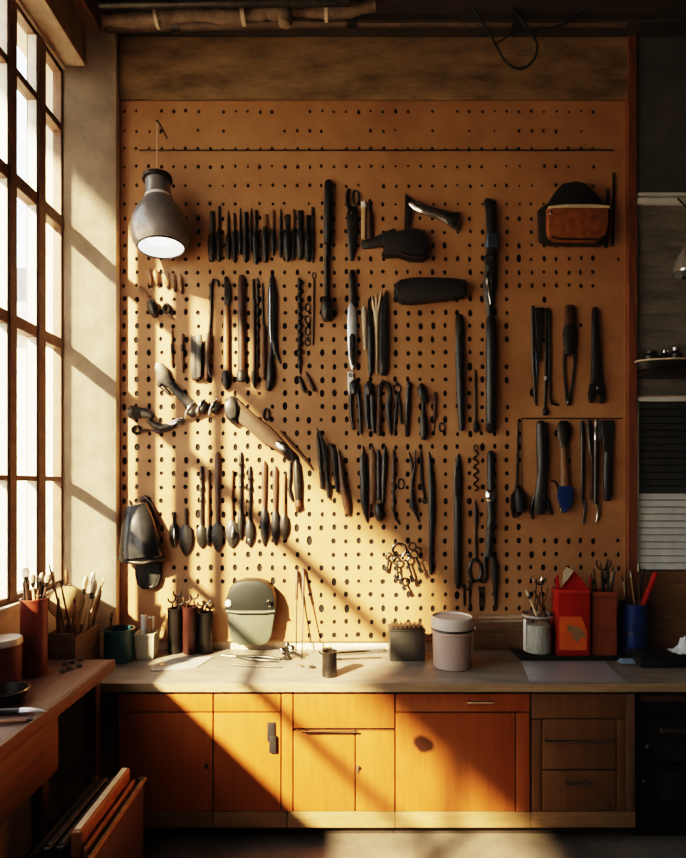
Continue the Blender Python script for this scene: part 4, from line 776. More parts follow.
# ================================================================ THINGS ON THE WORKTOP, BENCH AND SHELVES
def R(px, Y): return px * k(Y)                      # a length of px pixels at depth Y
def top_pt(px, py, z=ZC):
    p = on_top(px, py, z); p.z = z + .0008; return p
def can(name, label, cat, px, pyb, rpx, hpx, m, z=ZC, rim='steel', band=None, taper=1.0, inner='dark', group=None, Y=None):
    p = top_pt(px, pyb, z) if Y is None else Vector((W(px, 0, Y).x, -Y, z + .0008))
    Y = -p.y; r = R(rpx, Y); h = R(hpx, Y)
    t = thing(name, label, cat, p, group)
    b = BM(); r0 = r * taper
    lathe(b, [(r0 * .94, 0), (r0, .004), (r, h - .006), (r * 1.02, h), (r * .93, h), (r * .92, h - .01), (r0 * .9, .012)], p, n=32)
    o = put('body', b, m if not isinstance(m, str) else M[m], t)
    b = BM(); n = 32
    prof = [(r * 1.0, h - .008), (r * 1.035, h - .006), (r * 1.035, h + .003), (r * .93, h + .003)]
    lathe(b, prof, p, n=32, cap=False); put('rim', b, M[rim] if isinstance(rim, str) else rim, t)
    if band:
        b = BM(); lathe(b, [(r * 1.0, h * band), (r * 1.02, h * band + .002), (r * 1.02, h * band + .008), (r * 1.0, h * band + .01)], p, n=32, cap=False); put('band', b, M['steel'], t)
    return t, p, r, h, Y
def stick(name, label, cat, a, b_, r, m, kind='stick', tipm='bristle', group=None, tipw=1.6, tipl=.28):
    """a brush, pen, spanner or plain stick from its foot a to its tip b_"""
    a = Vector(a); b_ = Vector(b_); d = b_ - a
    t = thing(name, label, cat, a, group)
    def at(f): return a + d * f
    if kind == 'stick':
        e = BM(); tube(e, [at(0), at(.1), at(.8), at(1 - tipl * .4)], [r * .8, r, r * .95, r * .75]); put('shaft', e, M[m], t)
        e = BM(); tube(e, [at(1 - tipl * .42), at(1 - tipl * .2), at(1)], [r * .8, r * .7, r * .25]); put('tip', e, M[tipm], t)
    elif kind == 'brush':
        e = BM(); tube(e, [at(0), at(.3), at(1 - tipl * 1.6), at(1 - tipl * 1.3)], [r * .6, r, r * .9, r * .8]); put('handle', e, M[m], t)
        e = BM(); tube(e, [at(1 - tipl * 1.35), at(1 - tipl * .9)], [r * .95, r * tipw * .8]); put('ferrule', e, M['steel'], t)
        e = BM(); tube(e, [at(1 - tipl * .92), at(1 - tipl * .5), at(1 - tipl * .12), at(1)], [r * tipw * .8, r * tipw, r * tipw * .75, r * tipw * .2], flat=.7); put('bristles', e, M[tipm], t)
    elif kind == 'spanner':
        e = BM(); tube(e, [at(0), at(1 - tipl)], [r * .8, r * .9], flat=.55); put('shank', e, M[m], t)
        u = d.normalized(); s = u.cross(Vector((0, 1, 0))).normalized(); c = at(1 - tipl * .35); q = BM(); R_ = d.length * tipl * .5
        rg = []
        n = 16; gap = 3
        for i in range(gap, n - gap + 1):
            th = PI * 2 * i / n
            rg.append(c + u * (math.cos(th) * R_) + s * (math.sin(th) * R_))
        tube(q, rg, [r * .5] + [r * .95] * (len(rg) - 2) + [r * .5]); put('jaw', q, M[tipm], t)
    elif kind == 'screwdriver':
        e = BM(); tube(e, [at(0), at(1 - tipl)], [r * .45, r * .5]); put('shank', e, M[tipm], t)
        e = BM(); tube(e, [at(1 - tipl * 1.05), at(1 - tipl * .95), at(1 - tipl * .5), at(1 - tipl * .08), at(1)], [r * .6, r, r * 1.1, r, r * .5]); put('handle', e, M[m], t)
    return t
def PX(px, py, Y): return W(px, py, Y)

SEGS = []
def seg_dist(p1, q1, p2, q2):
    best = 9
    for i in range(9):
        a = p1.lerp(q1, i / 8); d = q2 - p2; u = max(0, min(1, (a - p2).dot(d) / d.dot(d)))
        best = min(best, (a - (p2 + d * u)).length)
    return best
def rooted(tip, zrim, zbot, inside, mid, rad, sx=.1, sy=.13):
    """foot and head of a stick that leans inside its holder without touching its neighbours"""
    rr = random.Random(int(tip.x * 1e4) + int(tip.z * 1e4)); best = None
    for tries in range(4000):
        sh = Vector((rr.uniform(-.02, .02), rr.uniform(-.09, .07), 0)) * min(1, tries / 200)
        tp = tip + sh
        foot = Vector((mid.x + rr.uniform(-sx, sx), mid.y + rr.uniform(-sy, sy), zbot + .004))
        f = (zrim - foot.z) / (tp.z - foot.z); q = foot.lerp(tp, f)
        if not inside(foot.x, foot.y, min(rad, .0075) + .002) or not inside(q.x, q.y, (rad if rad > .013 and zrim - zbot < .3 and rad < .015 else min(rad, .0075)) + .003): continue
        d = min([seg_dist(foot, tp, a, b_) - rad - r2 for a, b_, r2 in SEGS] + [.02])
        v = d - .05 * sh.length
        if d > .002: v += 1
        if best is None or v > best[0]: best = (v, foot, tp)
    if best is None: best = (0, Vector((mid.x, mid.y, zbot + .004)), tip)
    SEGS.append((best[1], best[2], rad)); return best[1], best[2]
def disk(p, R_): return lambda x, y, r: math.hypot(x - p.x, y - p.y) < R_ - r
# ---- hanging lamp -----------------------------------------------------------------------------
lampm = mat('lamp_grey_enamel', (0.3, 0.28, 0.275), 0.32, 0.45, 0.15, 20)
lampin = mat('lamp_white_lining', (0.85, 0.84, 0.82), 0.5, 0, 0.03, 10)
bulbm = mat('lamp_bulb_glass', (0.9, 0.9, 0.88), 0.3, 0, 0.02, 10, emit=(1, .97, .93, 2.6))
def lamp():
    Y = .17; s = k(Y)
    c = W(160.8, 238.5, Y)
    t = thing('pendant_lamp', 'grey bell-shaped lamp with a lit white mouth hanging before the pegboard', 'lamp', c)
    ax = (-0.08, 0.08, 1.0)
    P = [(22.6, -9.4), (25.4, -6.4), (27.6, -1.5), (28.8, 5), (28.4, 12), (26.4, 20), (22.6, 28), (17, 36), (13.2, 42), (12.4, 50), (12.2, 60), (11, 63), (8, 64.5)]
    inn = [(7, 60), (11, 50), (15.6, 36), (21, 27), (25.4, 17), (27, 8), (26.4, 0), (24.4, -5.4), (22, -9)]
    b = BM(); lathe(b, [(r * s, z * s) for r, z in P], c, ax, 40, cap=False); sh = put('lamp_shade', b, lampm, t, 60)
    b = BM(); lathe(b, [(r * s, z * s) for r, z in inn], c, ax, 40, cap=False); put('lining', b, lampin, sh, 60)
    b = BM(); lathe(b, [(21.8 * s, -9 * s), (22.2 * s, -10.4 * s), (23.4 * s, -9.9 * s), (23 * s, -8.8 * s)], c, ax, 40, cap=False); put('rim', b, M['steel'], sh, 60)
    b = BM(); lathe(b, [(6 * s, 30 * s), (14 * s, 18 * s), (17 * s, 10 * s), (17.4 * s, 5 * s), (15 * s, 0), (8 * s, -3 * s), (0, -3.8 * s)], c, ax, 28); put('bulb', b, bulbm, t, 60)
    b = BM(); lathe(b, [(12.8 * s, 60 * s), (14.6 * s, 61 * s), (14.6 * s, 64 * s), (9 * s, 66 * s), (6 * s, 67.5 * s), (3 * s, 69 * s), (1.5 * s, 73 * s)], c, ax, 28); put('cap', b, M['dark'], t)
    q = Vector((0, 0, 1)).rotation_difference(Vector(ax)); topc = c + q @ Vector((0, 0, 71 * s))
    hk = W(157, 121, .17)
    b = BM(); tube(b, [topc, topc.lerp(hk, .5), hk], .0028); put('cord', b, M['bone'], t)
    b = BM(); tube(b, [(hk.x, -.0012, hk.z + .012), (hk.x, -.10, hk.z + .014), (hk.x, -.168, hk.z + .006), (hk.x, -.176, hk.z - .006)], .004); put('wall_bracket', b, M['dark'], t)
lamp()

# ---- side bench and corner ------------------------------------------------------------------------
redm = mat('red_brown_tin', (0.17, 0.036, 0.02), 0.42, 0.1, 0.25, 9)
redm2 = mat('dull_red_tin', (0.14, 0.036, 0.024), 0.5, 0.1, 0.3, 9)
t, p, r, h, Y = can('brush_can', 'tall red-brown tin crowded with brushes on the side bench', 'tin', 34, 674, 12.5, 75, redm, ZB, rim=redm)
BL = ['pale bristled brush at the window edge of the tall red tin', 'ragged white brush rising second in the tall red tin', 'brown-handled brush in the tall red tin middle', 'pointed pale brush just right of the tin middle', 'short dark-tipped brush in the tall red tin', 'thin leaning brush at the right rim of the tall red tin', 'fan-shaped brush tilting over the right tin rim']
for i, (x, y, m_, tm, tw) in enumerate(((21, 577, 'wood', 'bristle', 2.0), (26, 566, 'brown', 'white', 2.4), (30, 580, 'wood', 'saddle', 1.6), (35.5, 573, 'pale', 'bristle', 2), (39, 585, 'brown', 'dark', 1.5), (43, 572, 'wood', 'bristle', 1.7), (46, 575, 'brown', 'bristle', 2.4))):
    a, b_ = rooted(PX(x, y, Y - .02 + .012 * (i % 4)), p.z + h, p.z + .012, disk(p, r * .9), p, .0042 * tw)
    stick('paint_brush', BL[i], 'brush', a, b_, .0065, m_, 'brush', tm, 'brushes in the tall red tin', tw, .1)
def lidded(name, label, px, pyb, rpx, hpx, m):
    p = top_pt(px, pyb, ZB); Y = -p.y; r = R(rpx, Y); h = R(hpx, Y)
    t = thing(name, label, 'tin', p)
    b = BM(); lathe(b, [(r * .95, 0), (r, .004), (r, h * .86), (r * .96, h * .88)], p, n=32); put('body', b, m, t)
    b = BM(); lathe(b, [(r * 1.0, h * .865), (r * 1.03, h * .875), (r * 1.03, h * .96), (r * .96, h), (r * .4, h * 1.005)], p, n=32); put('lid', b, mat('worn_lid', (.62, .55, .5), .4, .3, .25, 20), t)
lidded('lidded_tin', 'short red-brown tin with a pale worn lid, in front of the tall tin', 2, 686, 18, 48, redm2)
def dish():
    p = top_pt(6, 703, ZB); Y = -p.y
    t = thing('oil_dish', 'shallow black dish with a bright rim before the lidded tin', 'dish', p)
    r = R(21, Y); h = R(14, Y)
    b = BM(); lathe(b, [(r * .6, 0), (r * .75, .003), (r * .98, h * .8), (r, h), (r * .93, h), (r * .7, h * .35), (0, h * .3)], p, n=36); put('bowl', b, M['black'], t)
    b = BM(); lathe(b, [(r * 1.0, h * .9), (r * 1.05, h * .97), (r * 1.03, h * 1.06), (r * .94, h * 1.03)], p, n=36, cap=False); put('rim', b, M['chrome'], t)
dish()
def pen():
    a = top_pt(-28, 716, ZB); b_ = top_pt(47, 713.5, ZB); dz = Vector((0, 0, .0115)); d = b_ - a
    t = thing('bench_knife', 'black-handled knife with a white pointed tip lying on the side bench', 'knife', a)
    b = BM(); tube(b, [a + dz, a + d * .05 + dz, a + d * .66 + dz], [.007, .0105, .0105]); put('handle', b, M['black'], t)
    b = BM(); tube(b, [a + d * .64 + dz, a + d * .7 + dz, a + d * .86 + dz, b_ + dz * .5], [.0112, .0115, .008, .0015]); put('tip', b, M['blade'], t)
    a2 = top_pt(-30, 727, ZB); b2 = top_pt(33, 722.5, ZB)
    t = thing('flat_pencil', 'red-brown flat pencil lying in front of the black-handled knife', 'pencil', a2)
    dz = Vector((0, 0, .0075)); d = b2 - a2
    b = BM(); tube(b, [a2 + dz, a2 + d * .9 + dz], .007, 6); put('body', b, M['tan'], t)
    b = BM(); tube(b, [a2 + d * .9 + dz, b2 + dz], [.007, .0015], 6); put('tip', b, M['dark'], t)
pen()
NL = ['dull green-grey hex nut nearest the planter', 'hex nut leaning in the middle of the small heap', 'hex nut lying at the front of the small heap', 'hex nut at the far end of the small heap', 'hex nut resting nearest the red tin', 'hex nut lying by itself toward the bench end']
for i, (x, y) in enumerate(((66, 665), (73, 663), (70, 669.5), (80.5, 660.5), (62.5, 672), (79, 667))):
    p = top_pt(x, y, ZB); b = BM(); r = R(3.4, -p.y)
    rings = []
    for rr, z in ((.6, 0), (1, 0), (1, .8), (.6, .8)):
        rings.append([b.verts.new(p + Vector((math.cos(PI / 3 * j + i) * r * rr, math.sin(PI / 3 * j + i) * r * rr, z * r))) for j in range(6)])
    ring_faces(b, rings, cap=False, closed=True)
    tag(put('hex_nut', b, mat('green_grey_nut', (.17, .17, .12), .45, .5, .4, 30), None, 30), NL[i], 'nut', 'nuts on the side bench')

# wooden trough in the corner
def trough():
    x0, x1, y0, y1 = XL + .012, -1.262, .236, .505; zb = ZC + .001; zt = ZC + .195
    boxm = wood('trough_timber', (0.15, 0.095, 0.055), .6, .35, 5, 'y')
    t = thing('tool_trough', 'dark open wooden trough full of sticks in the corner below the window', 'trough', ((x0 + x1) / 2, -(y0 + y1) / 2, zb))
    th = .012
    for nm, lo, hi in (('side_panel', (x1 - th, -y1, zb), (x1, -y0, zt)), ('side_panel', (x0, -y1, zb), (x0 + th, -y0, zt)), ('end_panel', (x0 + th, -y1, zb), (x1 - th, -y1 + th, zt + .02)), ('end_panel', (x0 + th, -y0 - th, zb), (x1 - th, -y0, zt)), ('bottom', (x0 + th, -y1 + th, zb), (x1 - th, -y0 - th, zb + th))):
        b = BM(); box(b, lo, hi, .0025); put(nm, b, boxm, t)
    return x0, x1, y0, y1, zb, zt
x0, x1, y0, y1, zb, zt = trough()
cd_ = W(66, 602, .43); b = BM()
for s_ in ((-.05, 0), (.0, 0), (.05, 0)): SEGS.append((cd_ + Vector((s_[0] * .8, s_[0] * .55, -.075)), cd_ + Vector((s_[0] * .8, s_[0] * .55, .08)), .034))
q_ = Vector((.55, -.8, .12)); lathe(b, [(.001, 0), (.07, 0), (.078, .004), (.078, .016), (.07, .02), (.001, .02)], cd_, q_, 32)
dsk = thing('wood_slice', 'round pale slice of wood standing among the trough sticks', 'wood', cd_ - Vector((0, 0, .078)))
put('face', b, M['pale'], dsk)
b = BM(); lathe(b, [(.0785, .001), (.081, .005), (.081, .015), (.0785, .019)], cd_, q_, 32, cap=False); put('bark', b, M['brown'], dsk)
TS = [ # x, y top, x bottom, Y, r, material, kind, tip material
 (49, 573, 52, .492, .006, 'wood', 'brush', 'bristle'), (56, 561, 58, .485, .005, 'brown', 'stick', 'dark'), (60, 571, 61, .47, .006, 'wood', 'brush', 'saddle'), (66, 577, 64, .455, .005, 'brown', 'stick', 'brown'), (52, 585, 56, .44, .006, 'pale', 'brush', 'bristle'),
 (67, 594, 69, .49, .009, 'brown', 'stick', 'dark'), (73, 597, 74, .475, .008, 'saddle', 'stick', 'brown'), (78, 603, 79, .46, .006, 'wood', 'stick', 'wood'), (82, 577, 80, .40, .009, 'bone', 'brush', 'bristle'), (87, 573, 84, .37, .008, 'bone', 'brush', 'white'),
 (92, 574, 88, .35, .007, 'bone', 'stick', 'white'), (96, 583, 89, .335, .008, 'wood', 'brush', 'bristle'), (102, 577, 91, .31, .008, 'bone', 'brush', 'bristle'), (105, 579, 93, .29, .007, 'pale', 'stick', 'bone'), (102, 590, 96, .275, .008, 'wood', 'stick', 'pale')]
TL = ['ragged brush at the front corner of the trough beside the tall tin', 'tallest thin dark-pointed stick in the trough', 'brown-tipped brush behind the wood slice', 'thin brown stick rising right of the wood slice top', 'pale short brush by the front edge of the wood slice', 'thick dark stick standing in front of the wood slice', 'tan leather-coloured stick in front of the wood slice', 'short brown stick at the right side of the wood slice', 'first pale brush past the wood slice', 'white-headed brush among the pale trough sticks', 'white-tipped pale stick in the trough middle', 'brown-handled brush leaning toward the corner pier', 'long pale brush leaning over the trough side', 'long pale stick leaning furthest toward the pegboard', 'short brown stick with a pale tip at the trough end']
for (x, y, xb, Y, r, m_, kd, tm), lab in zip(TS, TL):
    a, b_ = rooted(PX(x, y, Y - .02), zt, zb + .013, (lambda X_, Y_, q: x0 + .012 + q < X_ < x1 - .012 - q and -y1 + .012 + q < Y_ < -y0 - .012 - q), Vector((min(max(W(xb, 0, Y).x, x0 + .03), x1 - .03), -Y, 0)), r * (1.6 if kd == 'brush' else 1))
    stick({'brush': 'paint_brush', 'stick': 'wooden_stick'}[kd], lab, {'brush': 'brush', 'stick': 'stick'}[kd], a, b_, r, m_, kd, tm, 'sticks and brushes in the trough', 1.6, .16)

teal = mat('teal_enamel', (0.02, 0.085, 0.1), 0.35, 0.0, 0.2, 10)
t, p, r, h, Y = can('teal_cup', 'dark teal cup holding one small brush in the corner of the worktop', 'cup', 119.6, 660, 14.4, 31, teal, rim=teal)
a, b_ = rooted(PX(112, 611, Y - .01), p.z + h, p.z + .012, disk(p, r * .9), p, .0105)
stick('paint_brush', 'small brown brush standing alone in the teal cup', 'brush', a, b_, .007, 'wood', 'brush', 'saddle', None, 1.5, .16)
def square_pot():
    p = top_pt(147.5, 657); Y = -p.y; w_ = R(9.6, Y); h = R(25, Y)
    t = thing('square_pot', 'small beige square pot holding two white rolls beside the teal cup', 'pot', p)
    m_ = mat('beige_ceramic', (.42, .38, .28), .5, 0, .15, 12)
    b = BM(); th = .008
    def sq(s, z): return [b.verts.new(p + Vector((sx * s, sy * s, z))) for sx, sy in ((-1, -1), (1, -1), (1, 1), (-1, 1))]
    ring_faces(b, [sq(w_ * .86, 0), sq(w_, h), sq(w_ - th, h), sq(w_ * .84 - th, th)]); put('body', b, m_, t, 0)
    b = BM(); ring_faces(b, [sq(w_ * 1.0, h - .01), sq(w_ * 1.06, h - .008), sq(w_ * 1.06, h + .002), sq(w_ - th, h + .002)], cap=False); put('rim', b, m_, t, 0)
    for i, (dx, hh, m2, lab) in enumerate(((-.016, .125, 'white', 'taller white paper roll standing in the beige square pot'), (.016, .105, 'white', 'shorter white paper roll in the beige square pot'), (.021, .1, 'saddle', 'brown cork roll at the side of the beige square pot'))):
        c = p + Vector((dx, (-.008, .014, -.021)[i], .012)); r_ = .0155 if i < 2 else .0105
        q = thing('paper_roll' if i < 2 else 'cork_roll', lab, 'roll', c)
        b = BM(); lathe(b, [(r_ * .96, 0), (r_, .003), (r_, h + hh * .62), (r_ * .7, h + hh * .63), (r_ * .35, h + hh * .6)], c, n=20); put('roll', b, M[m2], q)
        b = BM(); lathe(b, [(r_ * .2, h + hh * .605), (r_ * .33, h + hh * .64), (r_ * .3, h + hh * .66)], c, n=14); put('core', b, M['wood'], q)
square_pot()

# three dark tins with spanners
ct = mat('dark_red_tin', (.045, .014, .011), .4, .15, .35, 9); cb = mat('black_tin', (.012, .01, .01), .45, .2, .4, 12)
for (x, yb, rp, hp, m_, lab, spn) in ((175, 652.6, 7.2, 44, cb, 'narrow black tin with spanners, nearest the beige pot', [(169.6, 596, 'dark', 'dark open spanner leaning to the left out of the narrow black tin'), (175.4, 590, 'steel', 'tallest steel spanner in the narrow black tin'), (180.6, 599, 'dark', 'short dark spanner in the narrow black tin')]),
                                     (190.4, 653, 7.4, 46, ct, 'dark red tin between two black tins', [(187, 596, 'brown', 'brown-shanked spanner in the dark red tin'), (194.4, 592, 'dark', 'dark spanner at the right in the dark red tin')]),
                                     (205.4, 652.8, 7.2, 40, cb, 'slim black tin with bright spanners, third of the row', [(200.6, 600, 'steel', 'bright spanner leaning towards the red tin'), (206.4, 598, 'chrome', 'chrome spanner upright in the slim black tin'), (210.4, 604, 'dark', 'dark spanner at the outer rim of the slim black tin')])):
    t, p, r, h, Y = can('spanner_tin', lab, 'tin', x, yb, rp, hp, m_, rim=m_, group='spanner tins by the wall')
    for i, (sx, sy, sm, sl) in enumerate(spn):
        a, b_ = rooted(PX(sx, sy, Y + .012 * (i - 1)), p.z + h, p.z + .012, disk(p, r * .9), p, .006)
        stick('open_spanner', sl, 'wrench', a, b_, .0052, sm, 'spanner', sm, 'spanners standing in tins', 1.6, .14)
def steel_pair(x, yb, yt, lab, tilt):
    p = top_pt(x, yb); a = p; b_ = PX(x + tilt, yt, .012)
    stick('steel_rod', lab, 'rod', a + Vector((0, 0, .004)), b_, .0075, 'brown', 'screwdriver', 'steel', 'rods leaning on the pegboard', 1.4, .35)
steel_pair(296, 655, 570, 'dark-handled rod leaning on the pegboard beside the lidded bin', 1)
steel_pair(302, 657, 568, 'steel rod with a tall grip leaning on the pegboard nearest the clamp', 1.6)

# wall bin with dark lid
def wall_bin():
    sage = mat('sage_plastic', (.085, .092, .07), .5, 0, .1, 8); sage2 = mat('dark_sage_lid', (.012, .014, .013), .42, .1, .2, 8)
    c = W(252, 642); c.y = -.001
    t = thing('lidded_bin', 'rounded sage green bin with a dark lid hung on the board behind the counter', 'bin', c)
    low = [(229.5, 608), (232, 632), (235.5, 639), (242, 642), (263, 642), (270, 639), (273.5, 632), (277, 608)]
    b = BM(); plate(b, low, th=14, bev=3.5, base=.0046); put('body', b, sage, t)
    lid = [(228, 609), (228.6, 596), (232, 586), (238, 580), (246, 577.6), (260, 577.6), (268, 580), (274, 586), (277.6, 596), (278, 609)]
    b = BM(); plate(b, lid, th=15.5, bev=5, base=.0046); ld = put('lid', b, sage2, t)
    b = BM(); loft(b, [(229, 607.6, 2.4, 4, 13), (240, 608.6, 3.2, 4, 14), (266, 608.6, 3.2, 4, 14), (277, 607.6, 2.4, 4, 13)]); put('seam', b, sage, t)
    for x in (231.6, 271.6):
        b = BM(); loft(b, [(x, 596.6, 2, 2, 14.6), (x, 598, 5.6, 3, 14.8), (x, 602, 5.6, 3, 14.8), (x, 603.6, 2, 2, 14.6)]); put('latch', b, M['white'] if x < 250 else M['chrome'], ld)
    b = BM()
    for s in ([(242, 604, 1.2, 1, 15), (243, 599, 1.4, 1, 15), (245, 603.6, 1.4, 1, 15), (247, 600, 1.2, 1, 15)], [(248, 603.6, 1.4, 1, 15), (249.6, 600.6, 1.6, 1, 15), (251.4, 603.4, 1.4, 1, 15)], [(252.6, 604, 1.2, 1, 15), (253.6, 598.6, 1.4, 1, 15), (254.6, 603.6, 1.2, 1, 15)], [(256, 603.6, 1.4, 1, 15), (257.6, 601, 1.6, 1, 15), (259, 603.4, 1.2, 1, 15)]): loft(b, s)
    put('emblem', b, M['black'], ld)
wall_bin()

# clamp, pliers, small parts on the worktop
def clamp():
    p = top_pt(287, 659); t = thing('bench_clamp', 'small bright clamp with round knobs standing under the leaning rods', 'clamp', p)
    s = R(1, -p.y)
    b = BM(); lathe(b, [(5 * s, 0), (5.4 * s, 1 * s), (3 * s, 3 * s), (2.2 * s, 10 * s), (3.2 * s, 14 * s), (1.5 * s, 17 * s)], p, n=20); put('post', b, M['steel'], t)
    for dx, z, r_ in ((-4.4, 9, 3.4), (4.8, 11, 3.8)):
        b = BM(); lathe(b, [(.2 * s, -r_ * s), (r_ * .8 * s, -r_ * .6 * s), (r_ * s, 0), (r_ * .8 * s, r_ * .6 * s), (.2 * s, r_ * s)], p + Vector((dx * s, -2 * s, z * s)), (0, -1, .3), 18); put('knob', b, M['chrome'], t)
    b = BM(); tube(b, [p + Vector((-5 * s, -1 * s, 6 * s)), p + Vector((8 * s, -1 * s, 6 * s)), p + Vector((13 * s, 0, 3 * s)), p + Vector((15 * s, 0, 1 * s))], 1.6 * s); put('arm', b, M['dark'], t)
clamp()
def flat_pliers(xa, ya, xb, yb, lab, m_):
    a = top_pt(xa, ya); c = top_pt(xb, yb); d = c - a; n = Vector((-d.y, d.x, 0)).normalized(); z = Vector((0, 0, .008))
    t = thing('long_pliers', lab, 'pliers', a)
    b = BM(); tube(b, [a + z, a + d * .12 + z + n * .004, a + d * .3 + z], [.003, .006, .009], flat=.8); tube(b, [a + z + n * .012, a + d * .14 + z + n * .014, a + d * .3 + z], [.003, .006, .009], flat=.8); put('jaw', b, M[m_], t)
    for s in (-1, 1):
        b = BM(); tube(b, smooth_path([a + d * .27 + z, a + d * .45 + z + n * .02 * s, a + d * .8 + z + n * .028 * s, c + z + n * .018 * s], 4), .0065); put('handle', b, M['dark'], t)
flat_pliers(221, 657, 279, 661.5, 'long dark pliers lying open on the sunlit worktop', 'steel')
def lying(name, lab, cat, xa, ya, xb, yb, r, m_, m2, lift=0.0, f=.25):
    a = top_pt(xa, ya); c = top_pt(xb, yb); z = Vector((0, 0, r + lift)); d = c - a
    t = thing(name, lab, cat, a)
    b = BM(); tube(b, [a + z, a + d * f + z], [r * .8, r]); put('grip', b, M[m2], t)
    b = BM(); tube(b, [a + d * f + z, a + d * .95 + z, c + z], [r * .7, r * .7, r * .4]); put('shank', b, M[m_], t)
lying('flat_screwdriver', 'thin screwdriver lying in front of the long pliers on the worktop', 'screwdriver', 232, 666, 282, 668.5, .006, 'steel', 'brown')
lying('steel_tube', 'pale steel tube lying along the wall towards the grey tin', 'tube', 328, 656.5, 387, 652.8, .0135, 'chrome', 'steel', f=.1)
lying('steel_tube', 'second pale tube lying behind the front steel tube', 'tube', 322, 651.6, 386, 650.4, .0135, 'blade', 'chrome', f=.15)
lying('steel_strip', 'thin bright rod lying in front of both steel tubes', 'rod', 336, 660.4, 382, 658.6, .006, 'chrome', 'steel', f=.12)
def steel_cup():
    p = top_pt(329.6, 676); Y = -p.y; r = R(7.6, Y); h = R(25, Y)
    t = thing('steel_beaker', 'small dull steel beaker standing at the front edge of the worktop', 'beaker', p)
    b = BM(); lathe(b, [(r * .9, 0), (r, .003), (r * .96, h - .004), (r * 1.04, h), (r * .9, h), (r * .88, .01)], p, n=28); put('body', b, M['steel'], t)
    b = BM(); tube(b, [p + Vector((-r * .98, 0, h * .85)), p + Vector((-r * 1.35, 0, h * .95)), p + Vector((-r * 1.4, 0, h * .98))], .004); put('spout', b, M['steel'], t)
steel_cup()
SN = ['small bright washer lying before the spanner tins', 'small steel washer lying before the clamp', 'tiny dark washer lying nearest the beaker']
for i, (x, y) in enumerate(((162, 666), (300, 667), (312, 668))):
    p = top_pt(x, y); b = BM(); r = R(3.2, -p.y)
    lathe(b, [(r * .45, 0), (r, 0), (r, r * .5), (r * .45, r * .5), (r * .45, 0)], p, n=18, cap=False); tag(put('flat_washer', b, M['chrome' if i < 2 else 'dark']), SN[i], 'washer', 'loose washers on the worktop')
b = BM(); p = top_pt(158, 668); q = top_pt(212, 656)
vs = [top_pt(150, 672), top_pt(196, 668), top_pt(214, 657), top_pt(170, 659)]
box_v = [b.verts.new(v) for v in vs]; f_ = b.faces.new(box_v); g_ = bmesh.ops.extrude_face_region(b, geom=[f_])
for v in [g for g in g_['geom'] if isinstance(g, bmesh.types.BMVert)]: v.co.z += .003
tag(put('paper_sheet', b, mat('grey_paper', (.4, .38, .35), .7, 0, .1, 8), None, 0), 'grey sheet of paper lying before the spanner tins', 'paper')

# grey slotted tin and paint bucket
def slotted_tin():
    p = top_pt(407.6, 661.5); Y = -p.y; hw = R(17.6, Y); h = R(35, Y); dp = .12
    gm = mat('dark_grey_tin', (.07, .066, .06), .45, .4, .25, 10); t = thing('slotted_tin', 'square dark grey tin with a slotted pale top beside the paint bucket', 'tin', p)
    b = BM(); box(b, (p.x - hw, p.y, p.z), (p.x + hw, p.y + dp, p.z + h * .84), .006); put('body', b, gm, t)
    b = BM(); box(b, (p.x - hw * 1.03, p.y - .004, p.z + h * .845), (p.x + hw * 1.03, p.y + dp + .004, p.z + h * .9), .003); put('rim', b, M['grey'], t)
    b = BM(); box(b, (p.x - hw * .94, p.y + .006, p.z + h * .901), (p.x + hw * .94, p.y + dp - .006, p.z + h * .94), .004); l_ = put('lid', b, M['steel'], t)
    for i in range(7):
        b = BM(); x = p.x - hw * .78 + i * hw * .26; box(b, (x - hw * .07, p.y + .012, p.z + h * .941), (x + hw * .07, p.y + dp - .014, p.z + h * 1.0), .002); put('fin', b, M['dark'] if i % 2 else M['grey'], l_)
slotted_tin()
def bucket():
    p = top_pt(452, 666.5); Y = -p.y; s = R(1, Y)
    bm_ = mat('pinkish_bucket', (.52, .38, .31), .42, .05, .1, 8); lm = mat('bucket_lid', (.68, .58, .5), .4, .05, .12, 8)
    t = thing('paint_bucket', 'pale pinkish lidded paint bucket on the worktop', 'bucket', p)
    b = BM(); lathe(b, [(17 * s, 0), (18.4 * s, 1.2 * s), (19.2 * s, 30 * s), (19.6 * s, 37 * s)], p, n=40); put('body', b, bm_, t)
    b = BM(); lathe(b, [(19.8 * s, 34.4 * s), (20.6 * s, 35 * s), (20.6 * s, 36.6 * s), (19.9 * s, 37.2 * s)], p, n=40, cap=False); put('ridge', b, bm_, t)
    b = BM(); lathe(b, [(20 * s, 38.2 * s), (20.8 * s, 38.8 * s), (21 * s, 46 * s), (20.8 * s, 49.4 * s), (19.4 * s, 50.6 * s), (18.6 * s, 49 * s), (2 * s, 48.6 * s)], p, n=40); put('lid', b, lm, t)
    b = BM(); pts = [p + Vector((math.cos(a) * 21.4 * s, math.sin(a) * 21.4 * s, (39 - 6 * math.sin(-a * .5 if False else 0)) * s)) for a in [PI * (1.05 + i * .06) for i in range(15)]]
    tube(b, pts, .7 * s); put('handle', b, M['steel'], t)
    b = BM(); lathe(b, [(.5 * s, 0), (2.4 * s, .4 * s), (2.4 * s, 2 * s), (1 * s, 2.6 * s)], p + Vector((20.6 * s, -3 * s, 39.4 * s)), (1, -.2, 0), 14); put('ear', b, M['chrome'], t)
bucket()

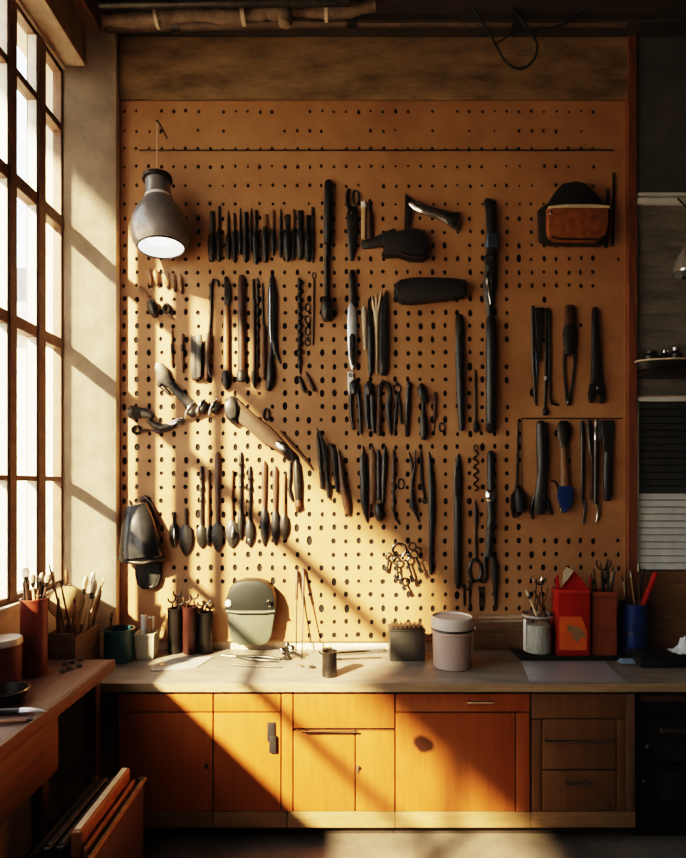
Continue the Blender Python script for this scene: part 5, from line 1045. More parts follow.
# ---- right-hand group: tray, jar, red box, orange box, blue can -----------------------------------------
def quad_plate(name, lab, cat, pts, th, m_, z=ZC, parts=()):
    b = BM(); vs = [b.verts.new(top_pt(x, y, z)) for x, y in pts]; f = b.faces.new(vs); g = bmesh.ops.extrude_face_region(b, geom=[f])
    for v in [q for q in g['geom'] if isinstance(q, bmesh.types.BMVert)]: v.co.z += th
    return tag(put(name, b, m_, None, 0), lab, cat)
sheetm = mat('brushed_sheet_metal', (.45, .46, .48), .4, .5, .15, 6, 0.05, (1, 14, 1))
quad_plate('metal_sheet', 'bright sheet of metal lying on the worktop in front of the black tray', 'sheet', [(530, 682.5), (626, 682.5), (604, 661.5), (521, 661.5)], .003, sheetm)
def tray():
    a = top_pt(521, 660.5); c = top_pt(623, 660.5); t = thing('black_tray', 'low black tray carrying the jar and the red box', 'tray', (a + c) / 2)
    y1_, y0_ = a.y, -.035; z = ZC + .001
    b = BM(); box(b, (a.x, y1_, z), (c.x, y0_, z + .012), .004); put('base', b, M['black'], t)
    b = BM(); th = .006
    for lo, hi in (((a.x - th, y1_ - th, z + .002), (c.x + th, y1_ - .0005, z + .024)), ((a.x - th, y1_, z + .002), (a.x - .0005, y0_, z + .024)), ((c.x + .0005, y1_, z + .002), (c.x + th, y0_, z + .024))): box(b, lo, hi, .002)
    put('rim', b, M['dark'], t)
    return z + .0125, y1_, y0_
zt_, ty1, ty0 = tray()
jarm = bpy.data.materials.new('clear_jar_glass'); jarm.use_nodes = True
bb = jarm.node_tree.nodes['Principled BSDF']; bb.inputs['Base Color'].default_value = (.92, .95, .93, 1); bb.inputs['Transmission Weight'].default_value = 1.0; bb.inputs['Roughness'].default_value = .12; bb.inputs['IOR'].default_value = 1.2
def jar():
    Y = .13; c = Vector((W(537.4, 0, Y).x, -Y, zt_)); s = k(Y); r = 14.4 * s; h = 41 * s
    t = thing('glass_jar', 'clear glass jar of pale sticks and tools on the black tray', 'jar', c)
    b = BM(); lathe(b, [(r * .9, 0), (r, .006), (r, h * .96), (r * 1.02, h), (r * .95, h), (r * .93, h * .95), (r * .93, .012)], c, n=36); put('body', b, jarm, t)
    b = BM(); lathe(b, [(r * 1.0, h * .9), (r * 1.05, h * .92), (r * 1.05, h * .95), (r * 1.0, h * .97)], c, n=36, cap=False); put('rim', b, M['blade'], t)
    b = BM(); lathe(b, [(r * .88, .014), (r * .9, .02), (r * .9, h * .72), (r * .86, h * .73)], c, n=30); put('filling', b, mat('grey_beige_filling', (.62, .57, .5), .6, 0, .3, 20, .2, (6, 6, 1)), t)
    b = BM(); 
    for a0 in (-1.9,):
        pts = [c + Vector((math.cos(a) * r * 1.006, math.sin(a) * r * 1.006, 0)) for a in [PI + .05 + i * .06 for i in range(7)]]
        vs0 = [b.verts.new(q + Vector((0, 0, .02))) for q in pts]; vs1 = [b.verts.new(q + Vector((0, 0, h * .86))) for q in pts]
        for i in range(6): b.faces.new((vs0[i], vs0[i + 1], vs1[i + 1], vs1[i]))
    put('paper_label', b, M['white'], t)
    return c, r, h, Y
c, r, h, Y = jar()
JL = ['yellow-tan brush leaning over the jar edge nearest the bucket', 'dark brown stick rising in the glass jar', 'bright metal spanner standing tall in the glass jar', 'second bright spanner in the glass jar beside the first', 'red-brown stick in the glass jar nearest the red box', 'short dark brown stick at the jar centre']
for i, (x, y, m_, kd, tm, lf) in enumerate(((526, 590, 'pale', 'brush', 'bristle', -.05), (531, 590, 'brown', 'stick', 'dark', -.02), (537.4, 575, 'steel', 'spanner', 'chrome', 0), (542, 577, 'steel', 'spanner', 'steel', .02), (549, 588, 'tan', 'stick', 'brown', .05), (545, 594, 'brown', 'stick', 'brown', .03))):
    a, b_ = rooted(PX(x, y, Y - .03 * (-1) ** i), c.z + h, c.z + h * .73, disk(c, r * .93), c, .0068 * (1.8 if kd == 'brush' else 1)); stick({'brush': 'paint_brush', 'stick': 'wooden_stick', 'spanner': 'open_spanner'}[kd], JL[i], {'brush': 'brush', 'stick': 'stick', 'spanner': 'wrench'}[kd], a, b_, .0065 if kd != 'spanner' else .005, m_, kd, tm, 'sticks in the glass jar', 1.8, .2)
redbox = mat('red_acrylic', (.36, .022, .012), .3, 0, .2, 9); orangem = mat('orange_card', (.72, .15, .03), .5, 0, .18, 12); orbox = mat('orange_brown_box', (.3, .085, .035), .5, 0, .2, 10)
def open_box(name, lab, cat, x0, x1, yt, Yf, dp, z, m_):
    a = W(x0, 0, Yf); c_ = W(x1, 0, Yf); ztop = H - (yt - CY) * k(Yf); th = .006
    t = thing(name, lab, cat, ((a.x + c_.x) / 2, -Yf + dp / 2, z))
    for nm, lo, hi in (('front_panel', (a.x, -Yf, z), (c_.x, -Yf + th, ztop)), ('back_panel', (a.x, -Yf + dp - th, z), (c_.x, -Yf + dp, ztop)), ('side_panel', (a.x, -Yf + th, z), (a.x + th, -Yf + dp - th, ztop)), ('side_panel', (c_.x - th, -Yf + th, z), (c_.x, -Yf + dp - th, ztop)), ('bottom', (a.x + th, -Yf + th, z), (c_.x - th, -Yf + dp - th, z + th))):
        b = BM(); box(b, lo, hi, .0015); put(nm, b, m_, t)
    return t, a.x, c_.x, ztop
t, xa, xb, zz = open_box('red_box', 'open red box with an orange card on its face', 'box', 558.4, 590, 590.5, .2, .1, zt_, redbox)
b = BM(); p0 = W(559.4, 650, .2); p1 = W(587, 616.5, .2); vv = [(p0.x, p0.z), (p1.x - .004, p0.z), (p1.x, (p0.z + p1.z) / 2 + .01), (p1.x - .03, p1.z), (p0.x, p1.z)]
f_ = b.faces.new([b.verts.new((x, -.2005, z)) for x, z in vv]); g_ = bmesh.ops.extrude_face_region(b, geom=[f_])
for v in [q for q in g_['geom'] if isinstance(q, bmesh.types.BMVert)]: v.co.y -= .003
card = put('card', b, orangem, t, 0)
b = BM()
emb = [(566, 626), (570, 624.5), (575, 626.5), (580, 628), (584, 633), (585, 638), (581, 636.5), (579, 640), (576, 643), (574.5, 639), (571, 637.5), (573, 634), (569, 632), (567.5, 629)]
f_ = b.faces.new([b.verts.new((W(x, 0, .2).x, -.2045, H - (y - CY) * k(.2))) for x, y in emb]); put('emblem', b, mat('ochre_print', (.34, .2, .1), .6, 0, .3, 30), card, 0)
b = BM(); p0 = W(556, 589, .2); box(b, (xa - .002, -.2025, zz - .012), (xb + .002, -.2, zz + .002), .001); put('rim_strip', b, mat('bright_red_rim', (.5, .05, .02), .35), t)
# folded paper and cloth in the red box
for pts, m_, lab, Yc in (([(563, 598), (562, 574), (567, 568), (575, 572), (588, 588), (588, 598)], M['red'], 'folded red cloth peak standing up in the red box', .15), ([(557.6, 598), (555, 578), (558, 574), (561, 598)], M['red'], 'thin red plastic strip at the near corner of the red box', .17), ([(562.4, 585), (563, 572), (567, 567), (573, 571), (569, 577)], M['bone'], 'cream paper corner tucked before the folded red cloth', .168)):
    b = BM(); f_ = b.faces.new([b.verts.new(W(x, y, Yc)) for x, y in pts]); g_ = bmesh.ops.extrude_face_region(b, geom=[f_])
    for v in [q for q in g_['geom'] if isinstance(q, bmesh.types.BMVert)]: v.co.y -= .006
    tag(put('folded_cloth' if 'cloth' in lab else ('plastic_strip' if 'strip' in lab else 'paper_note'), b, m_, None, 0), lab, 'cloth' if 'cloth' in lab else ('strip' if 'strip' in lab else 'paper'))
t, xa, xb, zz = open_box('orange_box', 'plain orange-brown box beside the red box, full of metal tools', 'box', 592.5, 617, 592, .17, .11, zt_, orbox)
b = BM(); box(b, (xa - .0015, -.1715, zz - .03), (xb + .0015, -.1702, zz - .026)); put('seam', b, M['brown'], t, 0)
OB = ['red-handled screwdriver at the red box side of the orange box', 'dark steel-tipped rod standing second in the orange box', 'thin steel rod with a dark tip, third in the orange box', 'grey dark-tipped rod, fourth from the red box side in the orange box', 'dark rod with a steel tip just before the spanner in the orange box', 'steel open spanner rising from the orange box middle', 'bright chrome rod beside the spanner in the orange box', 'dark rod next to the bright chrome rod in the orange box', 'steel-handled screwdriver with a dark shank in the orange box', 'short brown stick among the tools of the orange box', 'pale bone-coloured stick close to the blue can side of the orange box', 'last dark rod at the blue can rim of the orange box']
for i in range(12):
    x = 589 + i * 2.55 + (1.1 if i % 3 == 0 else 0); y = (577, 573, 568, 562, 570, 558, 563, 567, 559, 575, 565, 571)[i]; Yc = .09 + .016 * ((i * 4) % 5)
    m_ = ('red', 'dark', 'steel', 'grey', 'dark', 'steel', 'chrome', 'dark', 'steel', 'brown', 'bone', 'dark')[i]; kd = 'spanner' if i == 5 else ('screwdriver' if i in (0, 8) else 'stick')
    a, b_ = rooted(PX(x, y, Yc), zz, zt_ + .006, (lambda X_, Y_, q: xa + .006 + q < X_ < xb - .006 - q and -.164 + q < Y_ < -.066 - q), Vector((xa + (xb - xa) * (.2 + .6 * i / 11), -.115, 0)), .0056, .045, .05)
    stick({'spanner': 'open_spanner', 'screwdriver': 'screwdriver', 'stick': 'wooden_stick' if m_ in ('brown', 'bone') else 'metal_rod'}[kd], OB[i], {'spanner': 'wrench', 'screwdriver': 'screwdriver', 'stick': 'stick' if m_ in ('brown', 'bone') else 'rod'}[kd], a, b_, .0052, m_, kd, 'steel' if m_ in ('dark', 'red') else 'dark', 'tools in the orange box', 1.4, .16)
bl = mat('blue_tin', (.018, .045, .15), .35, .1, .3, 9)
t, p, r, h, Y = can('blue_can', 'dark blue can with a thin pale band, holding pens and a red handle', 'can', 634, 653.5, 13, 50, bl, rim=bl, band=.42)
a, b_ = rooted(PX(659, 572, Y + .03), p.z + h, p.z + .012, disk(p, r * .9), p, .0145)
stick('red_chisel', 'bright red thick-handled tool leaning out of the blue can', 'chisel', a, b_, .0135, 'red', 'screwdriver', 'steel', None, 1.5, .62)
BP = ['pale pen nearest the orange box in the blue can', 'dark pen second in the blue can', 'white-tipped stick at the blue can middle', 'brown pen leaning back in the blue can', 'tall pale pen right of the blue can middle', 'dark slim pen beside the red handle']
for i, (x, y) in enumerate(((622, 575), (627, 568), (632, 571), (637, 563), (642, 566), (648, 569))):
    a, b_ = rooted(PX(x, y, Y - .03 * (-1) ** i), p.z + h, p.z + .012, disk(p, r * .9), p, .006); m_ = ('bone', 'dark', 'pale', 'brown', 'grey', 'black')[i]
    stick('pen', BP[i], 'pen', a, b_, .0055, m_, 'stick', ('dark', 'chrome', 'white', 'bone', 'dark', 'steel')[i], 'pens in the blue can', 1.5, .2)


# black gadget with a white cloth
def gadget():
    a = top_pt(641, 668); Y = -a.y; x1_ = W(735, 0, Y).x; z = ZC + .001
    t = thing('black_scale', 'flat black weighing scale at the worktop end', 'scale', ((a.x + x1_) / 2, a.y + .06, z))
    b = BM(); box(b, (a.x, a.y, z), (x1_, a.y + .17, z + .042), .008); put('body', b, M['black'], t)
    b = BM(); box(b, (a.x + .02, a.y + .01, z + .0425), (x1_ - .02, a.y + .16, z + .054), .004); put('plate', b, M['dark'], t)
    b = BM(); box(b, (a.x + .02, a.y - .003, z + .01), (a.x + .1, a.y - .0005, z + .03), .001); put('front_strip', b, M['grey'], t)
    for i in range(3):
        b = BM(); lathe(b, [(.007, 0), (.006, .005), (.002, .006)], (a.x + .14 + i * .03, a.y, z + .02), (0, -1, 0), 14); put('button', b, M['steel'], t)
    cl = W(681, 642, Y - .08); b = BM(); rnd = random.Random(5)
    secs = []
    top = z + .0555
    n = 9
    grid = [[None] * n for _ in range(n)]
    for i in range(n):
        for j in range(n):
            u, v = i / (n - 1) - .5, j / (n - 1) - .5
            grid[i][j] = b.verts.new((cl.x + u * .11 + rnd.uniform(-.004, .004), a.y + .07 + v * .1 + rnd.uniform(-.004, .004), top + max(.002, .105 * math.exp(-(u * u * 9 + v * v * 12)) * (.75 + .35 * math.sin(9 * u + 5 * v)) - .015) + rnd.uniform(0, .006)))
    for i in range(n - 1):
        for j in range(n - 1): b.faces.new((grid[i][j], grid[i + 1][j], grid[i + 1][j + 1], grid[i][j + 1]))
    tag(put('white_rag', b, mat('white_cotton', (.75, .75, .76), .9, 0, .08, 30), None, 60), 'crumpled white rag lying on the black weighing scale', 'rag')
    a = top_pt(634, 660.5); 
    b = BM(); 
    t = thing('blue_cloth_pad', 'pale blue folded pad lying by the foot of the blue can', 'pad', top_pt(630, 664))
    p1_ = top_pt(622, 664.5); p2_ = top_pt(638, 664.5)
    box(b, (p1_.x, p1_.y, ZC + .001), (p2_.x, p1_.y + .05, ZC + .012), .004); put('lower_fold', b, mat('pale_blue_cloth', (.25, .33, .42), .8, 0, .2, 20), t)
    b = BM(); box(b, (p1_.x + .006, p1_.y + .005, ZC + .0125), (p2_.x - .004, p1_.y + .046, ZC + .02), .003); put('upper_fold', b, MATS['pale_blue_cloth'], t)
gadget()

# ---- right-hand wall: charcoal boards, rails, pan, glass shade, slatted shutter ---------------------------
rail = mat('pale_metal_rail', (.75, .75, .7), .4, .3, .12, 10)
def wall_unit():
    a = W(635, 395); c_ = W(790, 196)
    t = thing('shelf_unit', 'charcoal wall unit with pale metal rails beyond the wooden post', 'shelf', ((a.x + c_.x) / 2, -.01, W(0, 398).z))
    b = BM(); box(b, (a.x, -.006, a.z), (c_.x, .0115, c_.z - .002)); put('back_board', b, dk, t, 0)
    p0, p1 = W(635, 207), W(790, 196); b = BM(); box(b, (a.x, -.034, W(0, 206.6).z), (c_.x, -.0065, W(0, 200.4).z), .003); put('top_rail', b, rail, t)
    b = BM(); box(b, (a.x, -.034, W(0, 198.6).z), (c_.x, -.0065, W(0, 195.4).z), .002); put('lip', b, rail, t)
    b = BM(); box(b, (a.x, -.2, W(0, 379).z), (c_.x, -.0065, W(0, 375).z), .003); put('shelf_board', b, M['dark'], t)
    b = BM(); box(b, (a.x, -.012, W(0, 375).z), (a.x + .008, -.0065, W(0, 207).z), .001); put('side_edge', b, rail, t)
wall_unit()
shz = W(0, 375).z + .001
def pan():
    Y = .1; c_ = Vector((W(672, 0, Y).x, -Y, shz)); s = k(Y)
    t = thing('shallow_pan', 'wide black pan with a pale rim on the charcoal shelf', 'pan', c_)
    b = BM(); lathe(b, [(26 * s, 0), (32 * s, 1.4 * s), (35 * s, 7 * s), (36.4 * s, 9.6 * s), (35 * s, 9.6 * s), (31 * s, 3 * s), (2 * s, 2.4 * s)], c_, n=44)
    for v in b.verts: v.co.y = -Y + (v.co.y + Y) * .42
    put('body', b, M['black'], t)
    b = BM(); lathe(b, [(36 * s, 8.8 * s), (37 * s, 9.4 * s), (36.8 * s, 10.4 * s), (35.4 * s, 10.2 * s)], c_, n=44, cap=False)
    for v in b.verts: v.co.y = -Y + (v.co.y + Y) * .42
    put('rim', b, M['bone'], t)
    JN = ['small black jar standing in the shallow pan nearest the post', 'small jar with a pale lid, middle of the shallow pan', 'small black jar with a silver cap at the pan side nearest the frame edge']
    for i, (x, h_, w_) in enumerate(((651, 15, 8.4), (665, 16, 4), (676, 18, 6))):
        q = Vector((W(x, 0, Y).x, -Y, shz + 3.4 * s)); u = thing('small_jar', JN[i], 'jar', q, 'small jars in the pan')
        b = BM(); lathe(b, [(w_ * .9 * s, 0), (w_ * s, 1 * s), (w_ * s, h_ * .75 * s), (w_ * .6 * s, h_ * .9 * s)], q, n=22); put('body', b, M['black'] if i != 1 else M['dark'], u)
        b = BM(); lathe(b, [(w_ * .62 * s, h_ * .91 * s), (w_ * .7 * s, h_ * .93 * s), (w_ * .7 * s, h_ * 1.1 * s), (w_ * .3 * s, h_ * 1.13 * s)], q, n=22); put('lid', b, M['chrome'] if i else M['dark'], u)
pan()
def glass_shade():
    Y = .16; c_ = W(691, 272, Y); s = k(Y)
    gm = mat('ribbed_glass_shade', (.6, .6, .6), .15, .0, .2, 40, .3, (1, 1, 8)); gm.node_tree.nodes['Principled BSDF'].inputs['Transmission Weight'].default_value = .8
    t = thing('glass_lamp', 'ribbed glass lamp shade hanging at the frame edge beyond the post', 'lamp', c_)
    b = BM(); n = 36; rings = []
    for r_, z in ((16, -1), (16, 4), (14, 12), (10, 20), (5, 27), (3.4, 32)):
        rings.append([b.verts.new(c_ + Vector((math.cos(2 * PI * i / n) * r_ * s * (1 + .04 * math.cos(12 * 2 * PI * i / n)), math.sin(2 * PI * i / n) * r_ * s * (1 + .04 * math.cos(12 * 2 * PI * i / n)), z * s))) for i in range(n)])
    ring_faces(b, rings, cap=False); put('lamp_shade', b, gm, t)
    b = BM(); lathe(b, [(15.4 * s, -2 * s), (16.8 * s, -1.6 * s), (17 * s, .4 * s), (16 * s, .8 * s)], c_, n=36, cap=False); put('rim', b, M['chrome'], t)
    b = BM(); tube(b, [c_ + Vector((0, 0, 31 * s)), c_ + Vector((0, 0, 60 * s)), Vector((c_.x, -.04, W(0, 202).z))], .004); put('wall_arm', b, M['dark'], t)
glass_shade()
def shutter():
    a = W(635, 570.5); c_ = W(790, 398)
    t = thing('slatted_shutter', 'slatted metal shutter, dark above and pale grey below, beside the post', 'shutter', ((a.x + c_.x) / 2, -.01, a.z))
    b = BM(); box(b, (a.x, .003, a.z), (c_.x, .0115, c_.z - .002)); put('back_sheet', b, M['black'], t, 0)
    b = BM(); box(b, (a.x, -.03, W(0, 402).z), (c_.x, .0025, c_.z - .001), .003); put('top_frame', b, rail, t)
    b = BM(); box(b, (a.x, -.022, a.z), (a.x + .012, .0025, W(0, 402.2).z), .002); put('side_frame', b, rail, t)
    ds = mat('dark_slat', (.09, .09, .09), .4, .4, .25, 10); ls = mat('pale_slat', (.8, .8, .77), .42, .3, .14, 10)
    n = 24; y0_, y1_ = 403, 570
    for i in range(n):
        ya = y0_ + (y1_ - y0_) * i / n; yb_ = y0_ + (y1_ - y0_) * (i + .86) / n
        za, zb_ = W(0, ya).z, W(0, yb_).z; b = BM(); xs = (a.x + .0125, c_.x)
        vs = [b.verts.new(v) for v in ((xs[0], -.003, za), (xs[1], -.003, za), (xs[1], -.016, zb_), (xs[0], -.016, zb_), (xs[0], .002, za), (xs[1], .002, za), (xs[1], -.012, zb_ - .001), (xs[0], -.012, zb_ - .001))]
        for q in ((0, 1, 2, 3), (7, 6, 5, 4), (0, 4, 5, 1), (3, 2, 6, 7), (0, 3, 7, 4), (1, 5, 6, 2)): b.faces.new([vs[w_] for w_ in q])
        put('slat', b, ds if ya < 489 else ls, t, 0)
shutter()

# ---- under the side bench: rack with leather folders -----------------------------------------------------
def rack():
    t = thing('folder_rack', 'dark rack under the side bench holding leather folders', 'rack', (-.86, -1.2, 0))
    x0_, x1_ = -1.0, -.788; ya, yb_ = .93, 1.52; rk = mat('rack_black', (.02, .016, .014), .5, .2, .3, 15); rp = wood('rack_panel', (.045, .022, .015), .5, .35, 5, 'y')
    b = BM(); box(b, (x0_, -yb_, .12), (x1_, -ya, .14), .002); put('bottom', b, rk, t)
    b = BM(); box(b, (x1_ - .012, -yb_, .14), (x1_, -ya, .50), .003); put('side_panel', b, rp, t)
    b = BM(); box(b, (x0_, -yb_, .14), (x0_ + .012, -ya, .50), .003); put('side_panel', b, rp, t)
    b = BM(); box(b, (x0_ + .0125, -ya - .012, .14), (x1_ - .0125, -ya, .46), .003); put('end_panel', b, rk, t)
    b = BM(); tube(b, [(x1_ - .006, -yb_, .508), (x1_ - .006, -ya + .004, .508)], .012); put('top_rail', b, M['steel'], t)
    for (xx, yy) in ((x0_, ya), (x1_ - .025, ya), (x0_, yb_ - .02), (x1_ - .025, yb_ - .02)):
        b = BM(); box(b, (xx, -yy - .02, 0), (xx + .025, -yy + .004, .52 if yy == ya else .4), .003); put('leg', b, rk, t)
    FL = ['saddle brown leather folder with a pale edge, tallest in the rack', 'orange leather folder between the brown folder and the rack rail', 'black ring folder behind the brown leather folder', 'second black folder deeper under the bench', 'third black folder deepest under the bench']
    for i, (x, w_, ztop, m_, me, y0_, y1_) in enumerate(((-.842, .036, .585, 'tan', 'bone', .985, 1.4), (-.8135, .010, .535, 'saddle', 'tan', .98, 1.4), (-.885, .03, .55, 'leather', 'dark', .98, 1.42), (-.925, .026, .545, 'black', 'dark', .98, 1.42), (-.96, .02, .535, 'rubber', 'dark', .98, 1.42))):
        f = thing('leather_folder' if i < 2 else 'ring_folder', FL[i], 'folder', (x, -1.2, .142), 'folders in the rack')
        b = BM(); box(b, (x - w_ / 2, -y1_, .142), (x + w_ / 2, -y0_, ztop), min(.014, w_ * .36), 4); put('cover', b, M[m_], f)
        b = BM(); box(b, (x - w_ * .28, -y1_ + .012, ztop - .004), (x + w_ * .28, -y0_ - .012, ztop + .004), .0015); put('page_edge', b, M[me], f)
rack()

# ---- ceiling: pipes, wrapped bundle, cable loops -----------------------------------------------------------
def ceil_pt(px, py, Y): return W(px, py, Y)
pipem = mat('dusty_pipe', (.16, .115, .085), .6, .2, .4, 12, .15)
wrapm = mat('dusty_wrap_cloth', (.2, .145, .1), .85, 0, .4, 14, .4)
for name, lab, pts, r, m_, cat in (
  ('ceiling_pipe', 'dusty brown pipe running level under the ceiling above the plank', [(105, 27, .1), (200, 24.5, .1), (330, 21.5, .1), (470, 21, .1), (626, 21, .1)], .028, pipem, 'pipe'),
  ('wrapped_bundle', 'cloth-wrapped bundle sagging under the ceiling near the window corner', [(104, 21, .24), (150, 20, .24), (190, 15, .24), (235, 17, .24), (285, 11, .24), (330, 12, .24), (375, 6, .24)], .03, wrapm, 'bundle'),
  ('ceiling_pipe', 'thinner dark pipe nearer the room above the wrapped bundle', [(100, 5, .36), (220, 3, .36), (350, 2, .36)], .02, M['dark'], 'pipe')):
    P_ = smooth_path([W(*q) for q in pts], 8); rr = random.Random(len(lab))
    b = BM(); tube(b, P_, [r * (1 + (rr.uniform(-.22, .3) if m_ is wrapm else rr.uniform(-.02, .02))) for _ in P_], 14)
    t = thing(name, lab, cat, P_[0]); put('body', b, m_, t)
    for f in (.2, .55, .85):
        i = int(f * (len(P_) - 2)); b = BM(); tube(b, [P_[i], P_[i + 1].lerp(P_[i], .4)], r * 1.42 if m_ is wrapm else r * 1.25, 14); put('clip', b, M['dark'] if m_ is not wrapm else M['bone'], t)
    b = BM(); q = P_[len(P_) // 2]; tube(b, [q, (q.x, q.y, ZCEIL - .001 - (.036 if -q.y < .13 else 0))], .006); put('hanger', b, M['dark'], t)
b = BM(); q = W(286, 17, .3); rings = lathe(b, [(.002, -.05), (.03, -.04), (.038, -.01), (.026, .03), (.012, .06), (.006, .1)], q, (0.25, 0, 1), 18)
t = thing('hanging_rag', 'small pale rag knotted below the wrapped bundle', 'rag', q); put('cloth', b, MATS['dusty_wrap_cloth'], t)
b = BM(); tube(b, [q + Vector((.02, 0, .09)), Vector((q.x + .03, q.y, ZCEIL - .001))], .004); put('string', b, M['bone'], t)
for lab, pts in (('thick black cable dropping from the ceiling in one deep loop', [(466, 1, .17), (472, 8, .17), (486, 28, .17), (495, 43, .17), (503, 58, .17), (514, 67.5, .17), (526, 67, .17), (535, 57, .17), (537, 44, .17), (531, 33, .17), (522, 20, .17), (511, 4, .17)]),
                 ('black cable sagging from the loop across to the post side ceiling', [(512, 3, .15), (519, 14, .15), (526, 28, .15), (540, 29, .15), (560, 26, .15), (580, 14, .15), (597, 3, .15)]),
                 ('thin black cable crossing the deep loop', [(494, 45, .19), (505, 38, .19), (517, 31, .19), (528, 29, .19), (534, 30, .19)])):
    P_ = smooth_path([W(*q) for q in pts], 8)
    b = BM(); tube(b, P_, .006 if 'thin' not in lab else .0035, 8); t = thing('hanging_cable', lab, 'cable', P_[0]); put('body', b, M['rubber'], t)
    b = BM(); tube(b, [P_[len(P_) // 2], P_[len(P_) // 2 + 2]], .009, 10); put('clip', b, M['dark'], t)

# ---- outside ---------------------------------------------------------------------------------------------------
def house(x0_, x1_, y, dpt, hgt, lab, m_, roofm):
    t = thing('house', lab, 'building', ((x0_ + x1_) / 2, y + dpt / 2, -.1))
    b = BM(); box(b, (x0_, y, -.1), (x1_, y + dpt, hgt)); put('wall', b, m_, t, 0)
    b = BM(); vs = [(x0_ - .3, y - .3, hgt + .001), (x1_ + .3, y - .3, hgt + .001), (x1_ + .3, y + dpt + .3, hgt + .001), (x0_ - .3, y + dpt + .3, hgt + .001), (x0_ - .3, y + dpt / 2, hgt + 1.2), (x1_ + .3, y + dpt / 2, hgt + 1.2)]
    v = [b.verts.new(q) for q in vs]
    for f in ((0, 1, 5, 4), (2, 3, 4, 5), (0, 4, 3), (1, 2, 5), (3, 2, 1, 0)): b.faces.new([v[i] for i in f])
    put('roof', b, roofm, t, 0)
    n = max(1, int((x1_ - x0_) / 1.6))
    for i in range(n):
        for j in range(int(hgt / 2.4)):
            xx = x0_ + (i + .5) * (x1_ - x0_) / n; z = 1 + j * 2.4
            b = BM(); box(b, (xx - .4, y - .04, z), (xx + .4, y - .001, z + 1.2)); w_ = put('window', b, whitewin, t, 0)
            b = BM(); box(b, (xx - .33, y - .05, z + .07), (xx + .33, y - .041, z + 1.13)); put('pane', b, mat('far_pane', (.35, .38, .42), .3, 0, .1), w_, 0)
house(-7.6, -3.2, 6.5, 4, 4.2, 'pale rendered house close outside the window', mat('pale_render', (.62, .57, .5), .9, 0, .15, 1.5), mat('slate_roof', (.3, .29, .29), .8, 0, .2, 3))
house(-16, -9, 10, 5, 6.4, 'taller hazy grey house farther off outside the window', mat('grey_brick', (.5, .47, .45), .9, 0, .15, 2), MATS['slate_roof'])
# ================================================================ LIGHT AND CAMERA
def sun_blocker_edge():
    # lower edge of an added unseen blocker that shapes the sun patches indoors
    t = 1.5; out = []
    for (Yw, z) in SUN_BLOCK_EDGE:
        out.append((-1.47 - t, -(Yw + t * SUN[1]), H + z - t * SUN[2]))
    return out
SUN = (1.0, 1.2, -0.92)
SUN_BLOCK_EDGE = [(-0.3, 1.78), (1.3, 1.78), (1.3, 1.36), (2.5, 1.36), (2.5, 0.6), (6.5, 0.62)]
pts = sun_blocker_edge(); zt = H + 5.2
b = BM()
for i in range(len(pts) - 1):
    a, c = pts[i], pts[i + 1]
    if abs(a[1] - c[1]) < 1e-6: continue
    box(b, (a[0], a[1], a[2]), (a[0] - .15, c[1], zt))
o = struct('sun_blocker', b, mat('sun_blocker_render', (0.5, 0.45, 0.4), 0.9, 0, .15, 2))

sun = bpy.data.lights.new('sun', 'SUN'); sun.energy = 33.0; sun.color = (1.0, 0.74, 0.44); sun.angle = math.radians(1.9)
so = bpy.data.objects.new('sun', sun); COL.objects.link(so)
so.rotation_euler = Vector(SUN).to_track_quat('-Z', 'Y').to_euler()
so.location = (-6, -6, 8)
por = bpy.data.lights.new('window_portal', 'AREA'); por.shape = 'RECTANGLE'; por.size = 4.0; por.size_y = ZT - ZS
por.cycles.is_portal = True
po = bpy.data.objects.new('window_portal', por); COL.objects.link(po)
po.location = (XL - 0.08, -2.2, (ZS + ZT) / 2); po.rotation_euler = Vector((1, 0, 0)).to_track_quat('-Z', 'Z').to_euler()

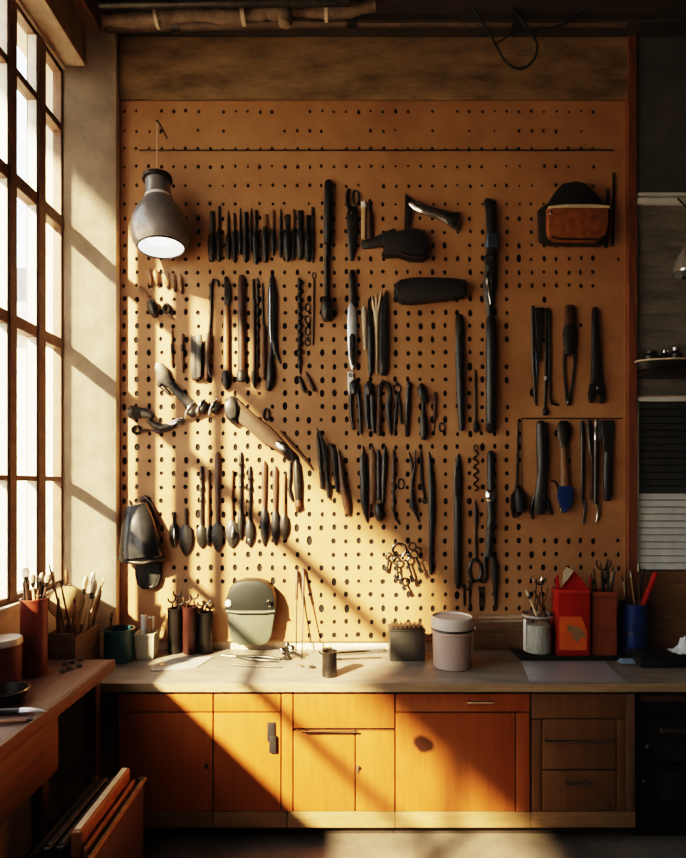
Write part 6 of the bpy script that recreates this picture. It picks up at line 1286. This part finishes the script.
ar = bpy.data.lights.new('fill_light', 'AREA'); ar.shape = 'RECTANGLE'; ar.size = 1.6; ar.size_y = 1.2; ar.energy = 4; ar.color = (1.0, 0.8, 0.6)  # added soft fill behind the camera, not a real fitting
ao = bpy.data.objects.new('fill_light', ar); COL.objects.link(ao); ao.location = (-.4, -3.9, 3.9); ao.rotation_euler = Vector((0.0, 0.85, -0.5)).to_track_quat('-Z', 'Z').to_euler()
w = bpy.data.worlds.new('sky'); sc.world = w; w.use_nodes = True
nt = w.node_tree; bg = nt.nodes['Background']
tc = nt.nodes.new('ShaderNodeTexCoord'); sp = nt.nodes.new('ShaderNodeSeparateXYZ'); cr = nt.nodes.new('ShaderNodeValToRGB')
nt.links.new(tc.outputs['Generated'], sp.inputs[0]); nt.links.new(sp.outputs['Z'], cr.inputs[0]); nt.links.new(cr.outputs[0], bg.inputs[0])
cr.color_ramp.elements[0].position = 0.0; cr.color_ramp.elements[0].color = (1.0, 0.86, 0.68, 1)
cr.color_ramp.elements[1].position = 0.5; cr.color_ramp.elements[1].color = (0.8, 0.86, 0.95, 1)
e = cr.color_ramp.elements.new(0.12); e.color = (1.0, 0.92, 0.82, 1)
bg.inputs[1].default_value = 5.0

cd = bpy.data.cameras.new('camera'); cam = bpy.data.objects.new('camera', cd); COL.objects.link(cam)
cam.location = (0, -D, H); cam.rotation_euler = (PI / 2, 0, 0)
cd.sensor_fit = 'HORIZONTAL'; cd.sensor_width = 36.0; cd.lens = F * 36.0 / 686.0
cd.shift_x = (343.0 - CX) / 686.0; cd.shift_y = (CY - 429.0) / 686.0
cd.clip_start = 0.05; cd.clip_end = 200
sc.camera = cam
sc.view_settings.view_transform = 'Filmic'; sc.view_settings.look = 'High Contrast'; sc.view_settings.exposure = 0.25
sc.cycles.use_denoising = True
sc.cycles.max_bounces = 8; sc.cycles.diffuse_bounces = 5; sc.cycles.transparent_max_bounces = 16
sc.cycles.caustics_reflective = False; sc.cycles.sample_clamp_indirect = 6.0
for o in bpy.data.objects:
    if '_o' in o: del o['_o']
